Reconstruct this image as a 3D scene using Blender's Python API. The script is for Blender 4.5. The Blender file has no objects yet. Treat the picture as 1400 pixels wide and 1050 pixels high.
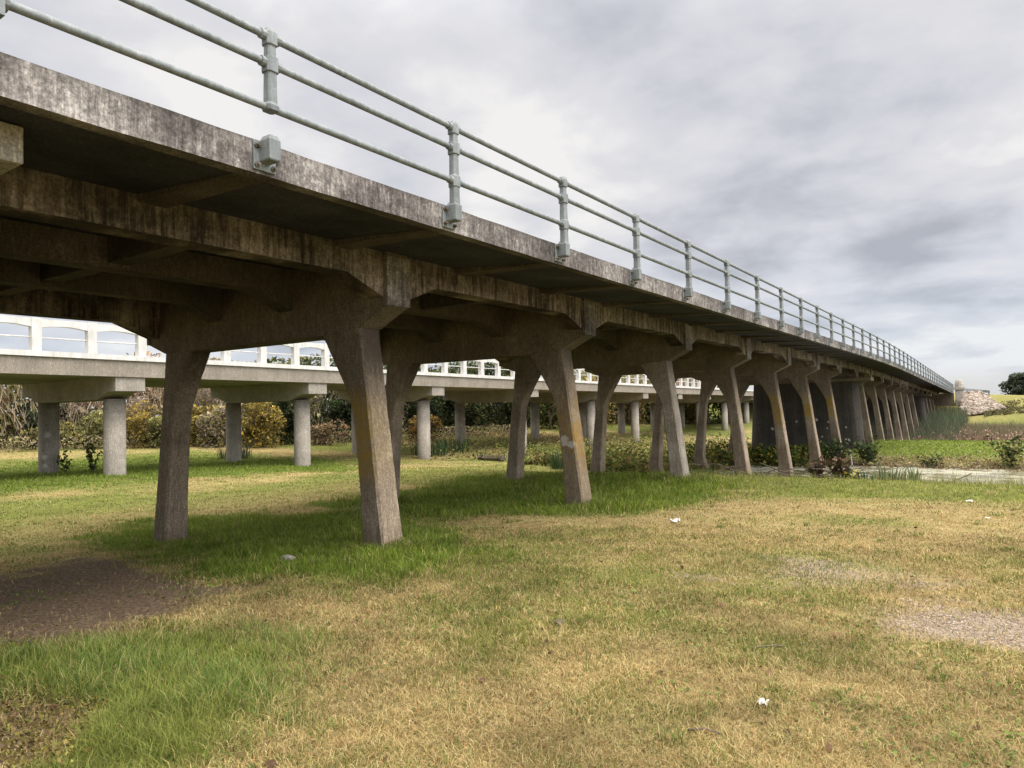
# Old concrete trestle bridge over a grassy river bank, overcast day.
import bpy, math, random
import numpy as np
from mathutils import Vector, Matrix
random.seed(7); rng = np.random.default_rng(7)
scene = bpy.context.scene
COL = scene.collection
EYE = 1.7                       # eye height above the ground at the camera; heights below are relative to the eye

def W(v, u, z):                 # bridge frame (v across to the left, u along the bridge, z above eye) -> world
    return (-v, u, z + EYE)
GV=np.array([-120,-30,-10,-3,0,7,13,20,30,38,46,60,100],float)
GU=np.array([-25,0,7.5,13,19,22,24.5,27,36,40,43,52,57,62,70,80,86,94,102,112,118,125,140,200],float)
def _row(*a): return list(a)
GZ=np.array([
#-120 -30  -10   -3    0    7    13   20   30   38   46   60   100
[-1.6,-1.6,-1.6,-1.6,-1.6,-1.8,-2.1,-2.2,-2.3,-2.3,-2.2,-2.0,-1.5],#-25
[-1.7,-1.7,-1.7,-1.7,-1.7,-1.85,-2.2,-2.3,-2.3,-2.35,-2.25,-2.1,-1.5],#0
[-1.9,-1.9,-1.9,-1.9,-1.9,-1.95,-2.38,-2.4,-2.3,-2.4,-2.3,-2.1,-1.5],#7.5
[-2.0,-2.0,-2.0,-2.0,-2.0,-2.1,-2.36,-2.42,-2.33,-2.5,-2.3,-2.1,-1.5],#13
[-2.1,-2.1,-2.1,-2.1,-2.1,-2.1,-2.34,-2.5,-2.5,-2.6,-2.3,-2.1,-1.5],#19
[-2.2,-2.2,-2.2,-2.2,-2.2,-2.25,-2.42,-2.6,-2.65,-2.65,-2.3,-2.1,-1.5],#22
[-2.75,-2.75,-2.75,-2.75,-2.75,-2.75,-2.75,-2.75,-2.78,-2.7,-2.3,-2.1,-1.5],#24.5
[-3.6,-3.6,-3.6,-3.6,-3.6,-3.6,-3.3,-2.9,-2.88,-2.75,-2.3,-2.1,-1.5],#27
[-4.0,-4.0,-4.0,-4.0,-4.0,-4.0,-3.75,-3.2,-3.2,-2.8,-2.35,-2.1,-1.5],#36
[-3.62,-3.62,-3.62,-3.62,-3.62,-3.6,-3.45,-3.3,-3.28,-2.8,-2.35,-2.1,-1.5],#40
[-3.15,-3.15,-3.15,-3.15,-3.15,-3.05,-3.2,-3.3,-3.35,-2.8,-2.4,-2.1,-1.5],#43
[-3.0,-3.0,-3.0,-3.0,-3.0,-3.0,-3.1,-3.3,-3.55,-2.8,-2.4,-2.1,-1.5],#52
[-3.0,-3.0,-3.0,-3.0,-3.0,-3.0,-3.1,-3.4,-3.65,-2.9,-2.4,-2.1,-1.5],#57
[-3.6,-3.6,-3.6,-3.6,-3.6,-3.6,-3.6,-3.6,-3.8,-3.0,-2.4,-2.1,-1.5],#62
[-4.7,-4.7,-4.7,-4.7,-4.7,-4.7,-4.6,-4.3,-3.95,-3.0,-2.4,-2.1,-1.5],#70
[-4.7,-4.7,-4.7,-4.7,-4.7,-4.7,-4.6,-4.4,-4.0,-3.2,-2.4,-2.1,-1.5],#80
[-4.3,-4.3,-4.3,-4.3,-4.3,-4.3,-4.3,-4.3,-4.0,-3.3,-2.4,-2.1,-1.5],#86
[-3.7,-3.7,-3.7,-3.7,-3.7,-3.7,-3.7,-3.8,-3.8,-3.2,-2.4,-2.1,-1.5],#94
[-3.1,-3.1,-3.1,-3.2,-3.3,-3.5,-3.5,-3.4,-3.2,-3.0,-2.4,-2.1,-1.5],#102
[-1.9,-1.9,-1.9,-2.25,-2.75,-3.2,-3.2,-3.0,-2.8,-2.6,-2.2,-2.1,-1.5],#112
[-1.2,-1.2,-1.2,-1.6,-2.3,-3.1,-3.1,-2.6,-2.4,-2.2,-2.0,-1.9,-1.5],#118
[-0.5,-0.5,-0.5,-0.6,-0.8,-0.4,0.4,0.5,0.5,0.2,-0.5,-1.0,-1.5],#125
[-0.1,-0.1,-0.1,0.1,0.3,0.8,0.8,0.8,0.8,0.6,0.2,-0.6,-1.5],#140
[-0.1]*13,#200
],float)
def _ss(t): return t*t*(3-2*t)
def vnoise(x,y,seed=0):
    xi=np.floor(x).astype(np.int64); yi=np.floor(y).astype(np.int64); xf=_ss(x-xi); yf=_ss(y-yi)
    def h(a,b):
        n=(a*374761393+b*668265263+seed*1274126177)&0x7fffffff
        n=((n^(n>>13))*1274126177)&0x7fffffff
        return ((n^(n>>16))&0xffff)/65535.0
    return (h(xi,yi)*(1-xf)+h(xi+1,yi)*xf)*(1-yf)+(h(xi,yi+1)*(1-xf)+h(xi+1,yi+1)*xf)*yf
def fbm(x,y,seed=0,o=4):
    a=.5;s=0;n=0
    for i in range(o): s=s+a*vnoise(x,y,seed+i*17); n+=a; a*=.5; x=x*2.03+5.1; y=y*2.03+1.7
    return s/n
def ground_z(v,u):
    v=np.asarray(v,float); u=np.asarray(u,float)
    # gentle wobble of the creek line
    uu=u+np.where((u>15)&(u<100),1.0,0)*(fbm(v*.11,u*.02+3,5,2)-.5)*2.2*np.clip((u-16)/6,0,1)*np.clip((98-u)/8,0,1)
    vi=np.clip(np.searchsorted(GV,v)-1,0,len(GV)-2); ui=np.clip(np.searchsorted(GU,uu)-1,0,len(GU)-2)
    a=np.clip((v-GV[vi])/(GV[vi+1]-GV[vi]),0,1); b=np.clip((uu-GU[ui])/(GU[ui+1]-GU[ui]),0,1)
    z=(GZ[ui,vi]*(1-a)+GZ[ui,vi+1]*a)*(1-b)+(GZ[ui+1,vi]*(1-a)+GZ[ui+1,vi+1]*a)*b
    return z+(fbm(v*.5,u*.5,9,3)-.5)*.10+(fbm(v*2.1,u*2.1,11,2)-.5)*.03
def gz1(v, u): return float(ground_z(np.array([v]), np.array([u]))[0])
def GW(v, u, dz=0.0): return Vector(W(v, u, gz1(v, u) + dz))

# ------------------------------------------------------------------ materials
class NT:
    def __init__(s, name):
        s.m = bpy.data.materials.new(name); s.m.use_nodes = True
        s.t = s.m.node_tree; s.t.nodes.clear()
        s.out = s.n('ShaderNodeOutputMaterial'); s.b = s.n('ShaderNodeBsdfPrincipled')
        s.l(s.b.outputs[0], s.out.inputs[0])
    def n(s, k, **kw):
        x = s.t.nodes.new(k)
        for a, b in kw.items(): setattr(x, a, b)
        return x
    def l(s, a, b): s.t.links.new(a, b)
    def pos(s):
        if not hasattr(s, '_p'): s._p = s.n('ShaderNodeNewGeometry')
        return s._p.outputs['Position']
    def noise(s, scale=1, detail=4, rough=.55, vec=None, stretch=None, dist=0):
        t = s.n('ShaderNodeTexNoise'); t.inputs['Scale'].default_value = scale
        t.inputs['Detail'].default_value = detail; t.inputs['Roughness'].default_value = rough
        t.inputs['Distortion'].default_value = dist
        v = vec or s.pos()
        if stretch:
            m = s.n('ShaderNodeMapping'); m.inputs['Scale'].default_value = stretch; s.l(v, m.inputs[0]); v = m.outputs[0]
        s.l(v, t.inputs['Vector']); return t.outputs['Fac']
    def ramp(s, f, stops, interp='LINEAR'):
        r = s.n('ShaderNodeValToRGB'); e = r.color_ramp.elements; r.color_ramp.interpolation = interp
        while len(e) < len(stops): e.new(.5)
        for x, (p, c) in zip(e, stops):
            x.position = p; x.color = (*c, 1) if not isinstance(c, (int, float)) else (c, c, c, 1)
        s.l(f, r.inputs[0]); return r.outputs[0]
    def mix(s, f, a, b, mode='MIX'):
        x = s.n('ShaderNodeMix', data_type='RGBA', blend_type=mode)
        for i, v in ((0, f), (6, a), (7, b)):
            if isinstance(v, (int, float)): x.inputs[i].default_value = v if i == 0 else (v, v, v, 1)
            elif isinstance(v, tuple): x.inputs[i].default_value = (*v, 1)
            else: s.l(v, x.inputs[i])
        return x.outputs[2]
    def math(s, op, a, b=None, clamp=False):
        x = s.n('ShaderNodeMath', operation=op, use_clamp=clamp)
        for i, v in ((0, a), (1, b)):
            if v is None: continue
            if isinstance(v, (int, float)): x.inputs[i].default_value = v
            else: s.l(v, x.inputs[i])
        return x.outputs[0]
    def sep(s, v=None):
        x = s.n('ShaderNodeSeparateXYZ'); s.l(v or s.pos(), x.inputs[0]); return x.outputs
    def smooth(s, v, a, b):
        x = s.n('ShaderNodeMapRange', interpolation_type='SMOOTHSTEP')
        s.l(v, x.inputs[0]); x.inputs[1].default_value = a; x.inputs[2].default_value = b; return x.outputs[0]
    def attr(s, name): return s.n('ShaderNodeAttribute', attribute_name=name).outputs['Color']
    def bump(s, f, strength=.3, dist=.02):
        b = s.n('ShaderNodeBump'); b.inputs['Strength'].default_value = strength; b.inputs['Distance'].default_value = dist
        s.l(f, b.inputs['Height']); s.l(b.outputs[0], s.b.inputs['Normal'])
    def fin(s, col, rough=.9, spec=.2, metal=0):
        if isinstance(col, tuple): s.b.inputs['Base Color'].default_value = (*col, 1)
        else: s.l(col, s.b.inputs['Base Color'])
        if isinstance(rough, (int, float)): s.b.inputs['Roughness'].default_value = rough
        else: s.l(rough, s.b.inputs['Roughness'])
        s.b.inputs['Specular IOR Level'].default_value = spec; s.b.inputs['Metallic'].default_value = metal
        return s.m

def concrete(name, stops, streak=.5, zones=(), spots=(), spot_col=(.5, .49, .47), topstain=None, boards=0.0, sharp=False, sw=9, pit=.22, front=1.0, sidelight=0.0, lout=0.0):
    """weathered concrete: big blotches + vertical run-off streaks + grain; zones = lichen between heights (relative to the eye)"""
    s = NT(name)
    blotch = s.noise(1.1, 6, .65); streaks = s.noise(1.0, 7, .72, stretch=(sw, sw, sw * .06))
    grain = s.noise(38, 4, .7); pits = s.noise(11, 7, .78); lime = s.noise(1.0, 8, .75, stretch=(34, 34, 7))
    f = s.math('ADD', s.math('MULTIPLY', streaks, streak), s.math('MULTIPLY', blotch, 1 - streak))
    f = s.math('ADD', s.math('MULTIPLY', s.math('SUBTRACT', pits, .5), pit), f)
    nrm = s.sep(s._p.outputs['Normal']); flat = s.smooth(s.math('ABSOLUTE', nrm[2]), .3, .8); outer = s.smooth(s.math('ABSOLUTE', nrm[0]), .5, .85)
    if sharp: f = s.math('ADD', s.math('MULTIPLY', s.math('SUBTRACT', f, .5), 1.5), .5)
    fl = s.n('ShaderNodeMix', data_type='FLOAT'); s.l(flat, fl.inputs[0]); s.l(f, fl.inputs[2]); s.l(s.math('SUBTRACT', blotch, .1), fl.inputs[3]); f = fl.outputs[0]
    c = s.ramp(f, stops)
    c = s.mix(1, c, s.ramp(grain, [(.36, .62), (.64, 1.25)]), 'MULTIPLY')
    c = s.mix(1, c, s.ramp(lime, [(.36, .72), (.55, 1.02), (.66, 1.5)]), 'MULTIPLY')
    X, Y, Z = s.sep()
    if boards:
        w = s.n('ShaderNodeTexWave', wave_type='BANDS', bands_direction='Z'); w.inputs['Scale'].default_value = 1.7
        w.inputs['Distortion'].default_value = 1.2; w.inputs['Detail'].default_value = 2; s.l(s.pos(), w.inputs[0])
        c = s.mix(boards, c, s.mix(1, c, s.ramp(w.outputs[1], [(0, .45), (.25, 1.0)]), 'MULTIPLY'))
    if topstain:
        z0, z1, k = topstain                    # darker towards the top: algae running down
        m = s.smooth(s.math('ADD', Z, s.math('MULTIPLY', s.math('SUBTRACT', streaks, .5), 1.6 * abs(z1 - z0))), z0 + EYE, z1 + EYE)
        m = s.math('MULTIPLY', m, s.math('ADD', s.math('MULTIPLY', outer, 1 - front), front)); c = s.mix(s.math('MULTIPLY', m, k), c, (.026, .023, .021))
    if sidelight: c = s.mix(s.math('MULTIPLY', outer, sidelight), c, s.mix(1, c, (1.55, 1.5, 1.42), 'MULTIPLY'))      # side light painted in: paler colour on outward faces
    for z0, z1, k, hue in zones:
        zz = s.math('ADD', Z, s.math('MULTIPLY', s.math('SUBTRACT', streaks, .5), 1.3))
        m = s.math('MULTIPLY', s.smooth(zz, z0 + EYE, z0 + EYE + .5), s.smooth(zz, z1 + EYE, z1 + EYE - .4))
        m = s.math('MULTIPLY', m, s.smooth(s.noise(2.6, 7, .75), .34, .58))
        if lout: m = s.math('MULTIPLY', m, s.math('ADD', 1 + min(lout, 0), s.math('MULTIPLY', outer, -lout)) if lout < 0 else s.math('SUBTRACT', 1, s.math('MULTIPLY', outer, lout)))
        c = s.mix(s.math('MULTIPLY', m, k), c, hue)
    for (x, y, z, r) in spots:
        d = s.n('ShaderNodeVectorMath', operation='DISTANCE'); s.l(s.pos(), d.inputs[0]); d.inputs[1].default_value = (x, y, z)
        dd = s.math('ADD', d.outputs['Value'], s.math('MULTIPLY', s.math('SUBTRACT', pits, .5), r * 2.2))
        c = s.mix(s.math('MULTIPLY', s.smooth(dd, r, r * .55), .7), c, spot_col)
    s.bump(s.math('ADD', s.math('MULTIPLY', pits, .7), s.math('MULTIPLY', grain, .3)), .55, .02)
    return s.fin(c, .92, .15)

M = {}
M['edge'] = concrete('edge_concrete', [(.22, (.03, .027, .026)), (.42, (.105, .095, .091)), (.56, (.20, .184, .176)), (.70, (.36, .34, .32)), (.86, (.6, .58, .55))], .42, topstain=(2.34, 2.46, .45), sharp=True, sw=24, pit=.5)
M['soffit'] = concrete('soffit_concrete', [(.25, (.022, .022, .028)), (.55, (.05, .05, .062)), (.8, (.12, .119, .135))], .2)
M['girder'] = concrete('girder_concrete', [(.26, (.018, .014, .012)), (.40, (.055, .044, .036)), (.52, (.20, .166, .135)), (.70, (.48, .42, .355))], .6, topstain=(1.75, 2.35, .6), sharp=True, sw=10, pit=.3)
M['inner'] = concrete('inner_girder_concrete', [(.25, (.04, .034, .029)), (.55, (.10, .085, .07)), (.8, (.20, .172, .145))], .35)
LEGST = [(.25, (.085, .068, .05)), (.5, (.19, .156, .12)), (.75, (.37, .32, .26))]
M['leg'] = concrete('leg_concrete', LEGST, .45, topstain=(.2, 1.2, .8), front=.25, sidelight=.8, zones=[(-3.8, -2.3, .5, (.10, .075, .05))])
M['leg_a'] = concrete('leg_concrete_lichen', LEGST, .45, front=.22, sidelight=.9, lout=.7, topstain=(-.1, .9, .85), zones=[(-1.2, .4, .9, (.22, .15, .03)), (-3.8, -1.55, .6, (.085, .068, .04))])
M['leg_b'] = concrete('leg_concrete_orange_lichen', LEGST, .4, front=.22, sidelight=.7, lout=-.45, topstain=(.2, 1.2, .8),
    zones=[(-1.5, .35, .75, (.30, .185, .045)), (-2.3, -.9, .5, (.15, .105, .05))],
    spots=[(*W(7.62, 13.08, -.72), .14), (*W(7.45, 13.08, -.8), .1), (*W(7.3, 13.3, -.68), .08)])
M['leg_c'] = concrete('leg_concrete_pale', [(.25, (.15, .13, .11)), (.5, (.27, .235, .195)), (.75, (.46, .41, .36))], .4, front=.25, topstain=(.5, 1.3, .7), zones=[(-3.8, -2.2, .6, (.12, .085, .055))])
M['cross'] = concrete('crossbeam_concrete', [(.25, (.085, .07, .053)), (.55, (.165, .138, .106)), (.8, (.28, .24, .195))], .35, topstain=(1.7, 2.5, .5))
rs = random.Random(4)
M['pier'] = concrete('pier_wall_concrete', [(.28, (.035, .031, .028)), (.48, (.06, .054, .048)), (.66, (.10, .09, .08)), (.85, (.24, .22, .19))], .6, sw=3,
    spots=[(*W(rs.uniform(7.2, 9.6), 47.55, rs.uniform(-2.6, -.9)), rs.uniform(.05, .11)) for i in range(11)] + [(*W(rs.uniform(9.8, 12.5), 47.55, rs.uniform(-2.4, -1.2)), .09) for i in range(4)])
M['pierblock'] = concrete('pier_cap_concrete', [(.25, (.15, .14, .125)), (.5, (.36, .34, .30)), (.75, (.6, .57, .52))], .3)
M['new'] = concrete('newer_concrete', [(.25, (.15, .132, .11)), (.5, (.25, .222, .187)), (.78, (.39, .35, .30))], .45)
M['new_cap'] = concrete('newer_cap_concrete', [(.25, (.20, .18, .155)), (.5, (.29, .265, .235)), (.78, (.42, .39, .35))], .4)
M['new_col'] = concrete('newer_column_concrete', [(.25, (.18, .162, .138)), (.5, (.30, .272, .235)), (.75, (.46, .42, .37))], .45, sw=6,
    spots=[(*W(36.0, 14.85, -.75), .17), (*W(36.15, 14.8, -1.75), .15), (*W(35.85, 14.9, -2.0), .14), (*W(36.1, 14.8, -2.15), .12), (*W(35.8, 14.95, -1.7), .08)])

def mat_white():
    s = NT('white_paint'); a = s.noise(3, 5, .6); st = s.noise(1, 4, .6, stretch=(6, 6, .5))
    c = s.ramp(s.math('MULTIPLY', s.math('ADD', a, st), .5), [(.25, (.30, .29, .27)), (.42, (.46, .455, .44)), (.6, (.55, .55, .545)), (.8, (.60, .60, .60))])
    s.bump(s.noise(25, 3), .2, .01); return s.fin(c, .7, .3)
M['white'] = mat_white()
def mat_galv():
    s = NT('galvanised_steel'); a = s.noise(5, 6, .65); b = s.noise(1, 5, .6, stretch=(14, 14, 1.2)); g = s.noise(55, 3, .6)
    c = s.ramp(s.math('MULTIPLY', s.math('ADD', a, b), .5), [(.28, (.085, .10, .105)), (.48, (.175, .198, .206)), (.7, (.28, .305, .312))])
    c = s.mix(1, c, s.ramp(g, [(.3, .8), (.7, 1.1)]), 'MULTIPLY')
    rust = s.smooth(s.noise(9, 5, .7), .66, .74); c = s.mix(s.math('MULTIPLY', rust, .55), c, (.12, .085, .06))
    s.bump(g, .12, .003); return s.fin(c, .62, .45, .25)
M['galv'] = mat_galv()
def mat_bolt():
    s = NT('rusty_bolt'); c = s.ramp(s.noise(20, 3), [(.3, (.06, .045, .035)), (.7, (.2, .18, .16))]); return s.fin(c, .7, .3, .3)
M['bolt'] = mat_bolt()
def mat_attr(name, rough=.8, transl=.25, nscale=0):
    s = NT(name); c = s.attr('Col')
    if nscale: c = s.mix(1, c, s.ramp(s.noise(nscale, 4), [(.3, .7), (.7, 1.25)]), 'MULTIPLY')
    s.fin(c, rough, .15)
    if transl:
        t = s.n('ShaderNodeBsdfTranslucent'); s.l(c, t.inputs[0]); x = s.n('ShaderNodeMixShader'); x.inputs[0].default_value = transl
        s.l(s.b.outputs[0], x.inputs[1]); s.l(t.outputs[0], x.inputs[2]); s.l(x.outputs[0], s.out.inputs[0])
    return s.m
M['leaf'] = mat_attr('foliage'); M['grass'] = mat_attr('grass_blades', .75, .3); M['twig'] = mat_attr('twigs', .9, 0)
M['stone'] = mat_attr('stones', .95, 0, 18)
def mat_bark():
    s = NT('bark'); c = s.ramp(s.noise(1, 6, .7, stretch=(14, 14, 2)), [(.3, (.05, .04, .03)), (.7, (.17, .14, .11))])
    s.bump(s.noise(1, 6, .7, stretch=(14, 14, 2)), .6, .03); return s.fin(c, .95, .1)
M['bark'] = mat_bark()
def mat_paper():
    s = NT('litter_white'); c = s.ramp(s.noise(14, 4), [(.3, (.6, .58, .55)), (.7, (.82, .82, .8))]); return s.fin(c, .8, .2)
M['paper'] = mat_paper()
def mat_water():
    s = NT('river_water'); n1 = s.noise(.35, 5, .6); n2 = s.noise(3.5, 5, .6)
    c = s.ramp(n1, [(.3, (.13, .13, .09)), (.5, (.19, .185, .13)), (.7, (.27, .26, .19))])
    sc = s.smooth(s.noise(.7, 6, .7), .42, .58); c = s.mix(s.math('MULTIPLY', sc, .7), c, (.36, .345, .265))
    s.bump(n2, .08, .02); return s.fin(c, s.mix(sc, .06, .5), .5)
M['water'] = mat_water()
def mat_ground():
    s = NT('ground_turf'); m = s.n('ShaderNodeAttribute', attribute_name='mask').outputs['Color']
    sp = s.n('ShaderNodeSeparateColor'); s.l(m, sp.inputs[0]); G, D, K = sp.outputs
    big = s.noise(.35, 5, .6); mid = s.noise(2.2, 5, .65); fine = s.noise(24, 5, .7); blade = s.noise(1, 5, .75, stretch=(60, 25, 30))
    dry = s.ramp(mid, [(.3, (.22, .165, .07)), (.5, (.32, .245, .11)), (.7, (.43, .34, .17))])
    grn = s.ramp(mid, [(.3, (.055, .085, .014)), (.5, (.10, .145, .025)), (.72, (.18, .20, .045))])
    c = s.mix(s.math('ADD', G, s.math('MULTIPLY', s.math('SUBTRACT', mid, .5), .9), True), dry, grn)
    dirt = s.ramp(fine, [(.3, (.10, .068, .045)), (.7, (.24, .175, .12))])
    c = s.mix(s.smooth(s.math('ADD', D, s.math('MULTIPLY', s.math('SUBTRACT', mid, .5), .6)), .3, .7), c, dirt)
    grav = s.ramp(s.noise(45, 3, .6), [(.3, (.18, .137, .10)), (.5, (.31, .25, .19)), (.7, (.44, .37, .30))])
    c = s.mix(s.smooth(s.math('ADD', K, s.math('MULTIPLY', s.math('SUBTRACT', s.noise(6, 5, .7), .5), 1.1)), .35, .75), c, grav)
    c = s.mix(1, c, s.ramp(fine, [(.25, .55), (.75, 1.3)]), 'MULTIPLY')
    c = s.mix(1, c, s.ramp(blade, [(.3, .72), (.7, 1.2)]), 'MULTIPLY')
    Z = s.sep()[2]                                                 # mud along the waterline
    X_ = s.sep()[0]; c = s.mix(s.math('MULTIPLY', s.smooth(Z, -3.15 + EYE, -3.5 + EYE), s.smooth(X_, -24.0, -17.0)), c, (.075, .058, .042))
    s.bump(s.math('ADD', fine, s.math('MULTIPLY', blade, .7)), .8, .05)
    return s.fin(c, .95, .08)
M['ground'] = mat_ground()

# ------------------------------------------------------------------ mesh helpers
def link(name, verts, faces, mat, parent=None, cols=None, smooth=False):
    me = bpy.data.meshes.new(name); me.from_pydata([tuple(v) for v in verts], [], faces); me.materials.append(mat)
    if cols is not None:
        a = me.color_attributes.new('Col', 'FLOAT_COLOR', 'POINT'); c = np.ones((len(verts), 4), np.float32); c[:, :3] = cols; a.data.foreach_set('color', c.ravel())
    if smooth: me.polygons.foreach_set('use_smooth', [True] * len(faces))
    me.validate(); me.update()
    o = bpy.data.objects.new(name, me); COL.objects.link(o)
    if parent: o.parent = parent; o.matrix_parent_inverse = parent.matrix_world.inverted()
    return o
def big(name, V, F3, F4, mat, cols=None):
    """fast numpy mesh of tris and quads"""
    F3 = np.asarray(F3, np.int32).reshape(-1, 3); F4 = np.asarray(F4, np.int32).reshape(-1, 4)
    me = bpy.data.meshes.new(name); me.vertices.add(len(V)); me.vertices.foreach_set('co', np.asarray(V, np.float32).ravel())
    loops = np.concatenate([F4.ravel(), F3.ravel()]); n = len(F4) + len(F3)
    me.loops.add(len(loops)); me.loops.foreach_set('vertex_index', loops)
    st = np.concatenate([np.arange(len(F4)) * 4, len(F4) * 4 + np.arange(len(F3)) * 3]).astype(np.int32)
    me.polygons.add(n); me.polygons.foreach_set('loop_start', st)
    me.update(calc_edges=True)
    if cols is not None:
        a = me.color_attributes.new('Col', 'FLOAT_COLOR', 'POINT'); c = np.ones((len(V), 4), np.float32); c[:, :3] = cols; a.data.foreach_set('color', c.ravel())
    me.materials.append(mat); o = bpy.data.objects.new(name, me); COL.objects.link(o); return o
class MB:
    def __init__(s): s.v = []; s.f = []
    def add(s, vs, fs): k = len(s.v); s.v += [tuple(v) for v in vs]; s.f += [tuple(i + k for i in f) for f in fs]
    def box(s, v0, v1, u0, u1, z0, z1):
        s.add([W(v, u, z) for z in (z0, z1) for v, u in ((v0, u0), (v1, u0), (v1, u1), (v0, u1))],
              [(0, 1, 2, 3), (7, 6, 5, 4), (0, 4, 5, 1), (1, 5, 6, 2), (2, 6, 7, 3), (3, 7, 4, 0)])
    def prism(s, poly, u0, u1):            # polygon in (v, z), extruded along u
        n = len(poly); s.add([W(v, u0, z) for v, z in poly] + [W(v, u1, z) for v, z in poly],
              [tuple(range(n))[::-1], tuple(range(n, 2 * n))] + [(i, (i + 1) % n, n + (i + 1) % n, n + i) for i in range(n)])
    def loft(s, rings, cap=True):          # rings of equal vertex count (world points)
        n = len(rings[0]); k = len(s.v)
        for r in rings: s.v += [tuple(p) for p in r]
        for j in range(len(rings) - 1):
            for i in range(n): s.f.append((k + j * n + i, k + j * n + (i + 1) % n, k + (j + 1) * n + (i + 1) % n, k + (j + 1) * n + i))
        if cap: s.f.append(tuple(k + i for i in range(n))[::-1]); s.f.append(tuple(k + (len(rings) - 1) * n + i for i in range(n)))
    def tube(s, pts, rad, n=8, cap=True):
        pts = [Vector(p) for p in pts]; rings = []
        for i, p in enumerate(pts):
            d = (pts[min(i + 1, len(pts) - 1)] - pts[max(i - 1, 0)]).normalized()
            a = d.orthogonal().normalized() if abs(d.z) > .9 else Vector((0, 0, 1)).cross(d).normalized(); b = d.cross(a)
            r = rad[i] if isinstance(rad, (list, tuple)) else rad
            rings.append([p + (a * math.cos(t) + b * math.sin(t)) * r for t in [2 * math.pi * j / n for j in range(n)]])
        s.loft(rings, cap)
    def cyl(s, c, r, h, n=12, axis=Vector((0, 0, 1))): s.tube([Vector(c), Vector(c) + axis * h], r, n)
    def build(s, name, mat, parent=None, smooth=False, bevel=0):
        o = link(name, s.v, s.f, mat, parent, smooth=smooth)
        if bevel:
            b = o.modifiers.new('Bevel', 'BEVEL'); b.width = bevel; b.segments = 2; b.limit_method = 'ANGLE'; b.angle_limit = .6
        return o
def thing(name, label, cat, loc=(0, 0, 0), group=None):
    o = bpy.data.objects.new(name, None); COL.objects.link(o); o.location = loc; o.empty_display_size = .2
    o['label'] = label; o['category'] = cat
    if group: o['group'] = group
    bpy.context.view_layer.update(); return o
def tag(o, label, cat, group=None):
    o['label'] = label; o['category'] = cat
    if group: o['group'] = group
    return o
def kind(o, k, label=None, cat=None):
    o['kind'] = k
    if label: o['label'] = label
    if cat: o['category'] = cat
    return o
def copy_under(src, parent, off, mat=None):     # a part and its sub-parts, moved by off (bridge frame)
    c = src.copy(); COL.objects.link(c); c.parent = parent
    if src.parent is parent: c.location = src.location + Vector(off)
    for ch in list(src.children):
        d = ch.copy(); COL.objects.link(d); d.parent = c
    return c

# ------------------------------------------------------------------ camera, world, sun
f_, yaw, pitch, roll = 970.0, .5993, .0334, .0237
c_, s_ = math.cos(yaw), math.sin(yaw); cp, sp = math.cos(pitch), math.sin(pitch); cr, sr = math.cos(roll), math.sin(roll)
right0 = Vector((c_, s_, 0)); fwd0 = Vector((-s_, c_, 0)); up0 = Vector((0, 0, 1))
fwd = fwd0 * cp + up0 * sp; up1 = up0 * cp - fwd0 * sp
right = right0 * cr - up1 * sr; up = up1 * cr + right0 * sr
cam = bpy.data.cameras.new('camera'); camo = bpy.data.objects.new('camera', cam); COL.objects.link(camo)
mw = Matrix((right, up, -fwd)).transposed().to_4x4(); mw.translation = Vector((0, 0, EYE)); camo.matrix_world = mw
cam.sensor_width = 36; cam.lens = f_ / 1400 * 36; cam.clip_start = .05; cam.clip_end = 6000
scene.camera = camo

SUN_EL, SUN_AZ = math.radians(52), math.radians(88)      # azimuth clockwise from +Y (north): behind and right of the view
sd = Vector((math.sin(SUN_AZ) * math.cos(SUN_EL), math.cos(SUN_AZ) * math.cos(SUN_EL), math.sin(SUN_EL)))
sun = bpy.data.lights.new('sun', 'SUN'); sun.energy = 1.05; sun.angle = math.radians(30); sun.color = (1, .965, .91)
so = bpy.data.objects.new('sun', sun); COL.objects.link(so); so.rotation_euler = sd.to_track_quat('Z', 'Y').to_euler()

w = bpy.data.worlds.new('World'); scene.world = w; w.use_nodes = True; t = w.node_tree; t.nodes.clear()
def wn(k, **kw):
    x = t.nodes.new(k)
    for a, b in kw.items(): setattr(x, a, b)
    return x
L = t.links.new
def wmath(op, a, b=None, clamp=False):
    x = wn('ShaderNodeMath', operation=op, use_clamp=clamp)
    for i, v in ((0, a), (1, b)):
        if v is None: continue
        if isinstance(v, (int, float)): x.inputs[i].default_value = v
        else: L(v, x.inputs[i])
    return x.outputs[0]
def wramp(fac, stops):
    r = wn('ShaderNodeValToRGB'); e = r.color_ramp.elements
    while len(e) < len(stops): e.new(.5)
    for x, (p, c) in zip(e, stops): x.position = p; x.color = (*c, 1)
    L(fac, r.inputs[0]); return r.outputs[0]
def wmix(fac, a, b, mode='MIX'):
    x = wn('ShaderNodeMix', data_type='RGBA', blend_type=mode)
    for i, v in ((0, fac), (6, a), (7, b)):
        if isinstance(v, (int, float)): x.inputs[i].default_value = v if i == 0 else (v, v, v, 1)
        elif isinstance(v, tuple): x.inputs[i].default_value = (*v, 1)
        else: L(v, x.inputs[i])
    return x.outputs[2]
tc = wn('ShaderNodeTexCoord'); sx = wn('ShaderNodeSeparateXYZ'); L(tc.outputs['Generated'], sx.inputs[0])
zc = wmath('ADD', wmath('MAXIMUM', sx.outputs[2], 0.0), .24)
cx = wn('ShaderNodeCombineXYZ'); L(wmath('DIVIDE', sx.outputs[0], zc), cx.inputs[0]); L(wmath('DIVIDE', sx.outputs[1], zc), cx.inputs[1])
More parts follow.
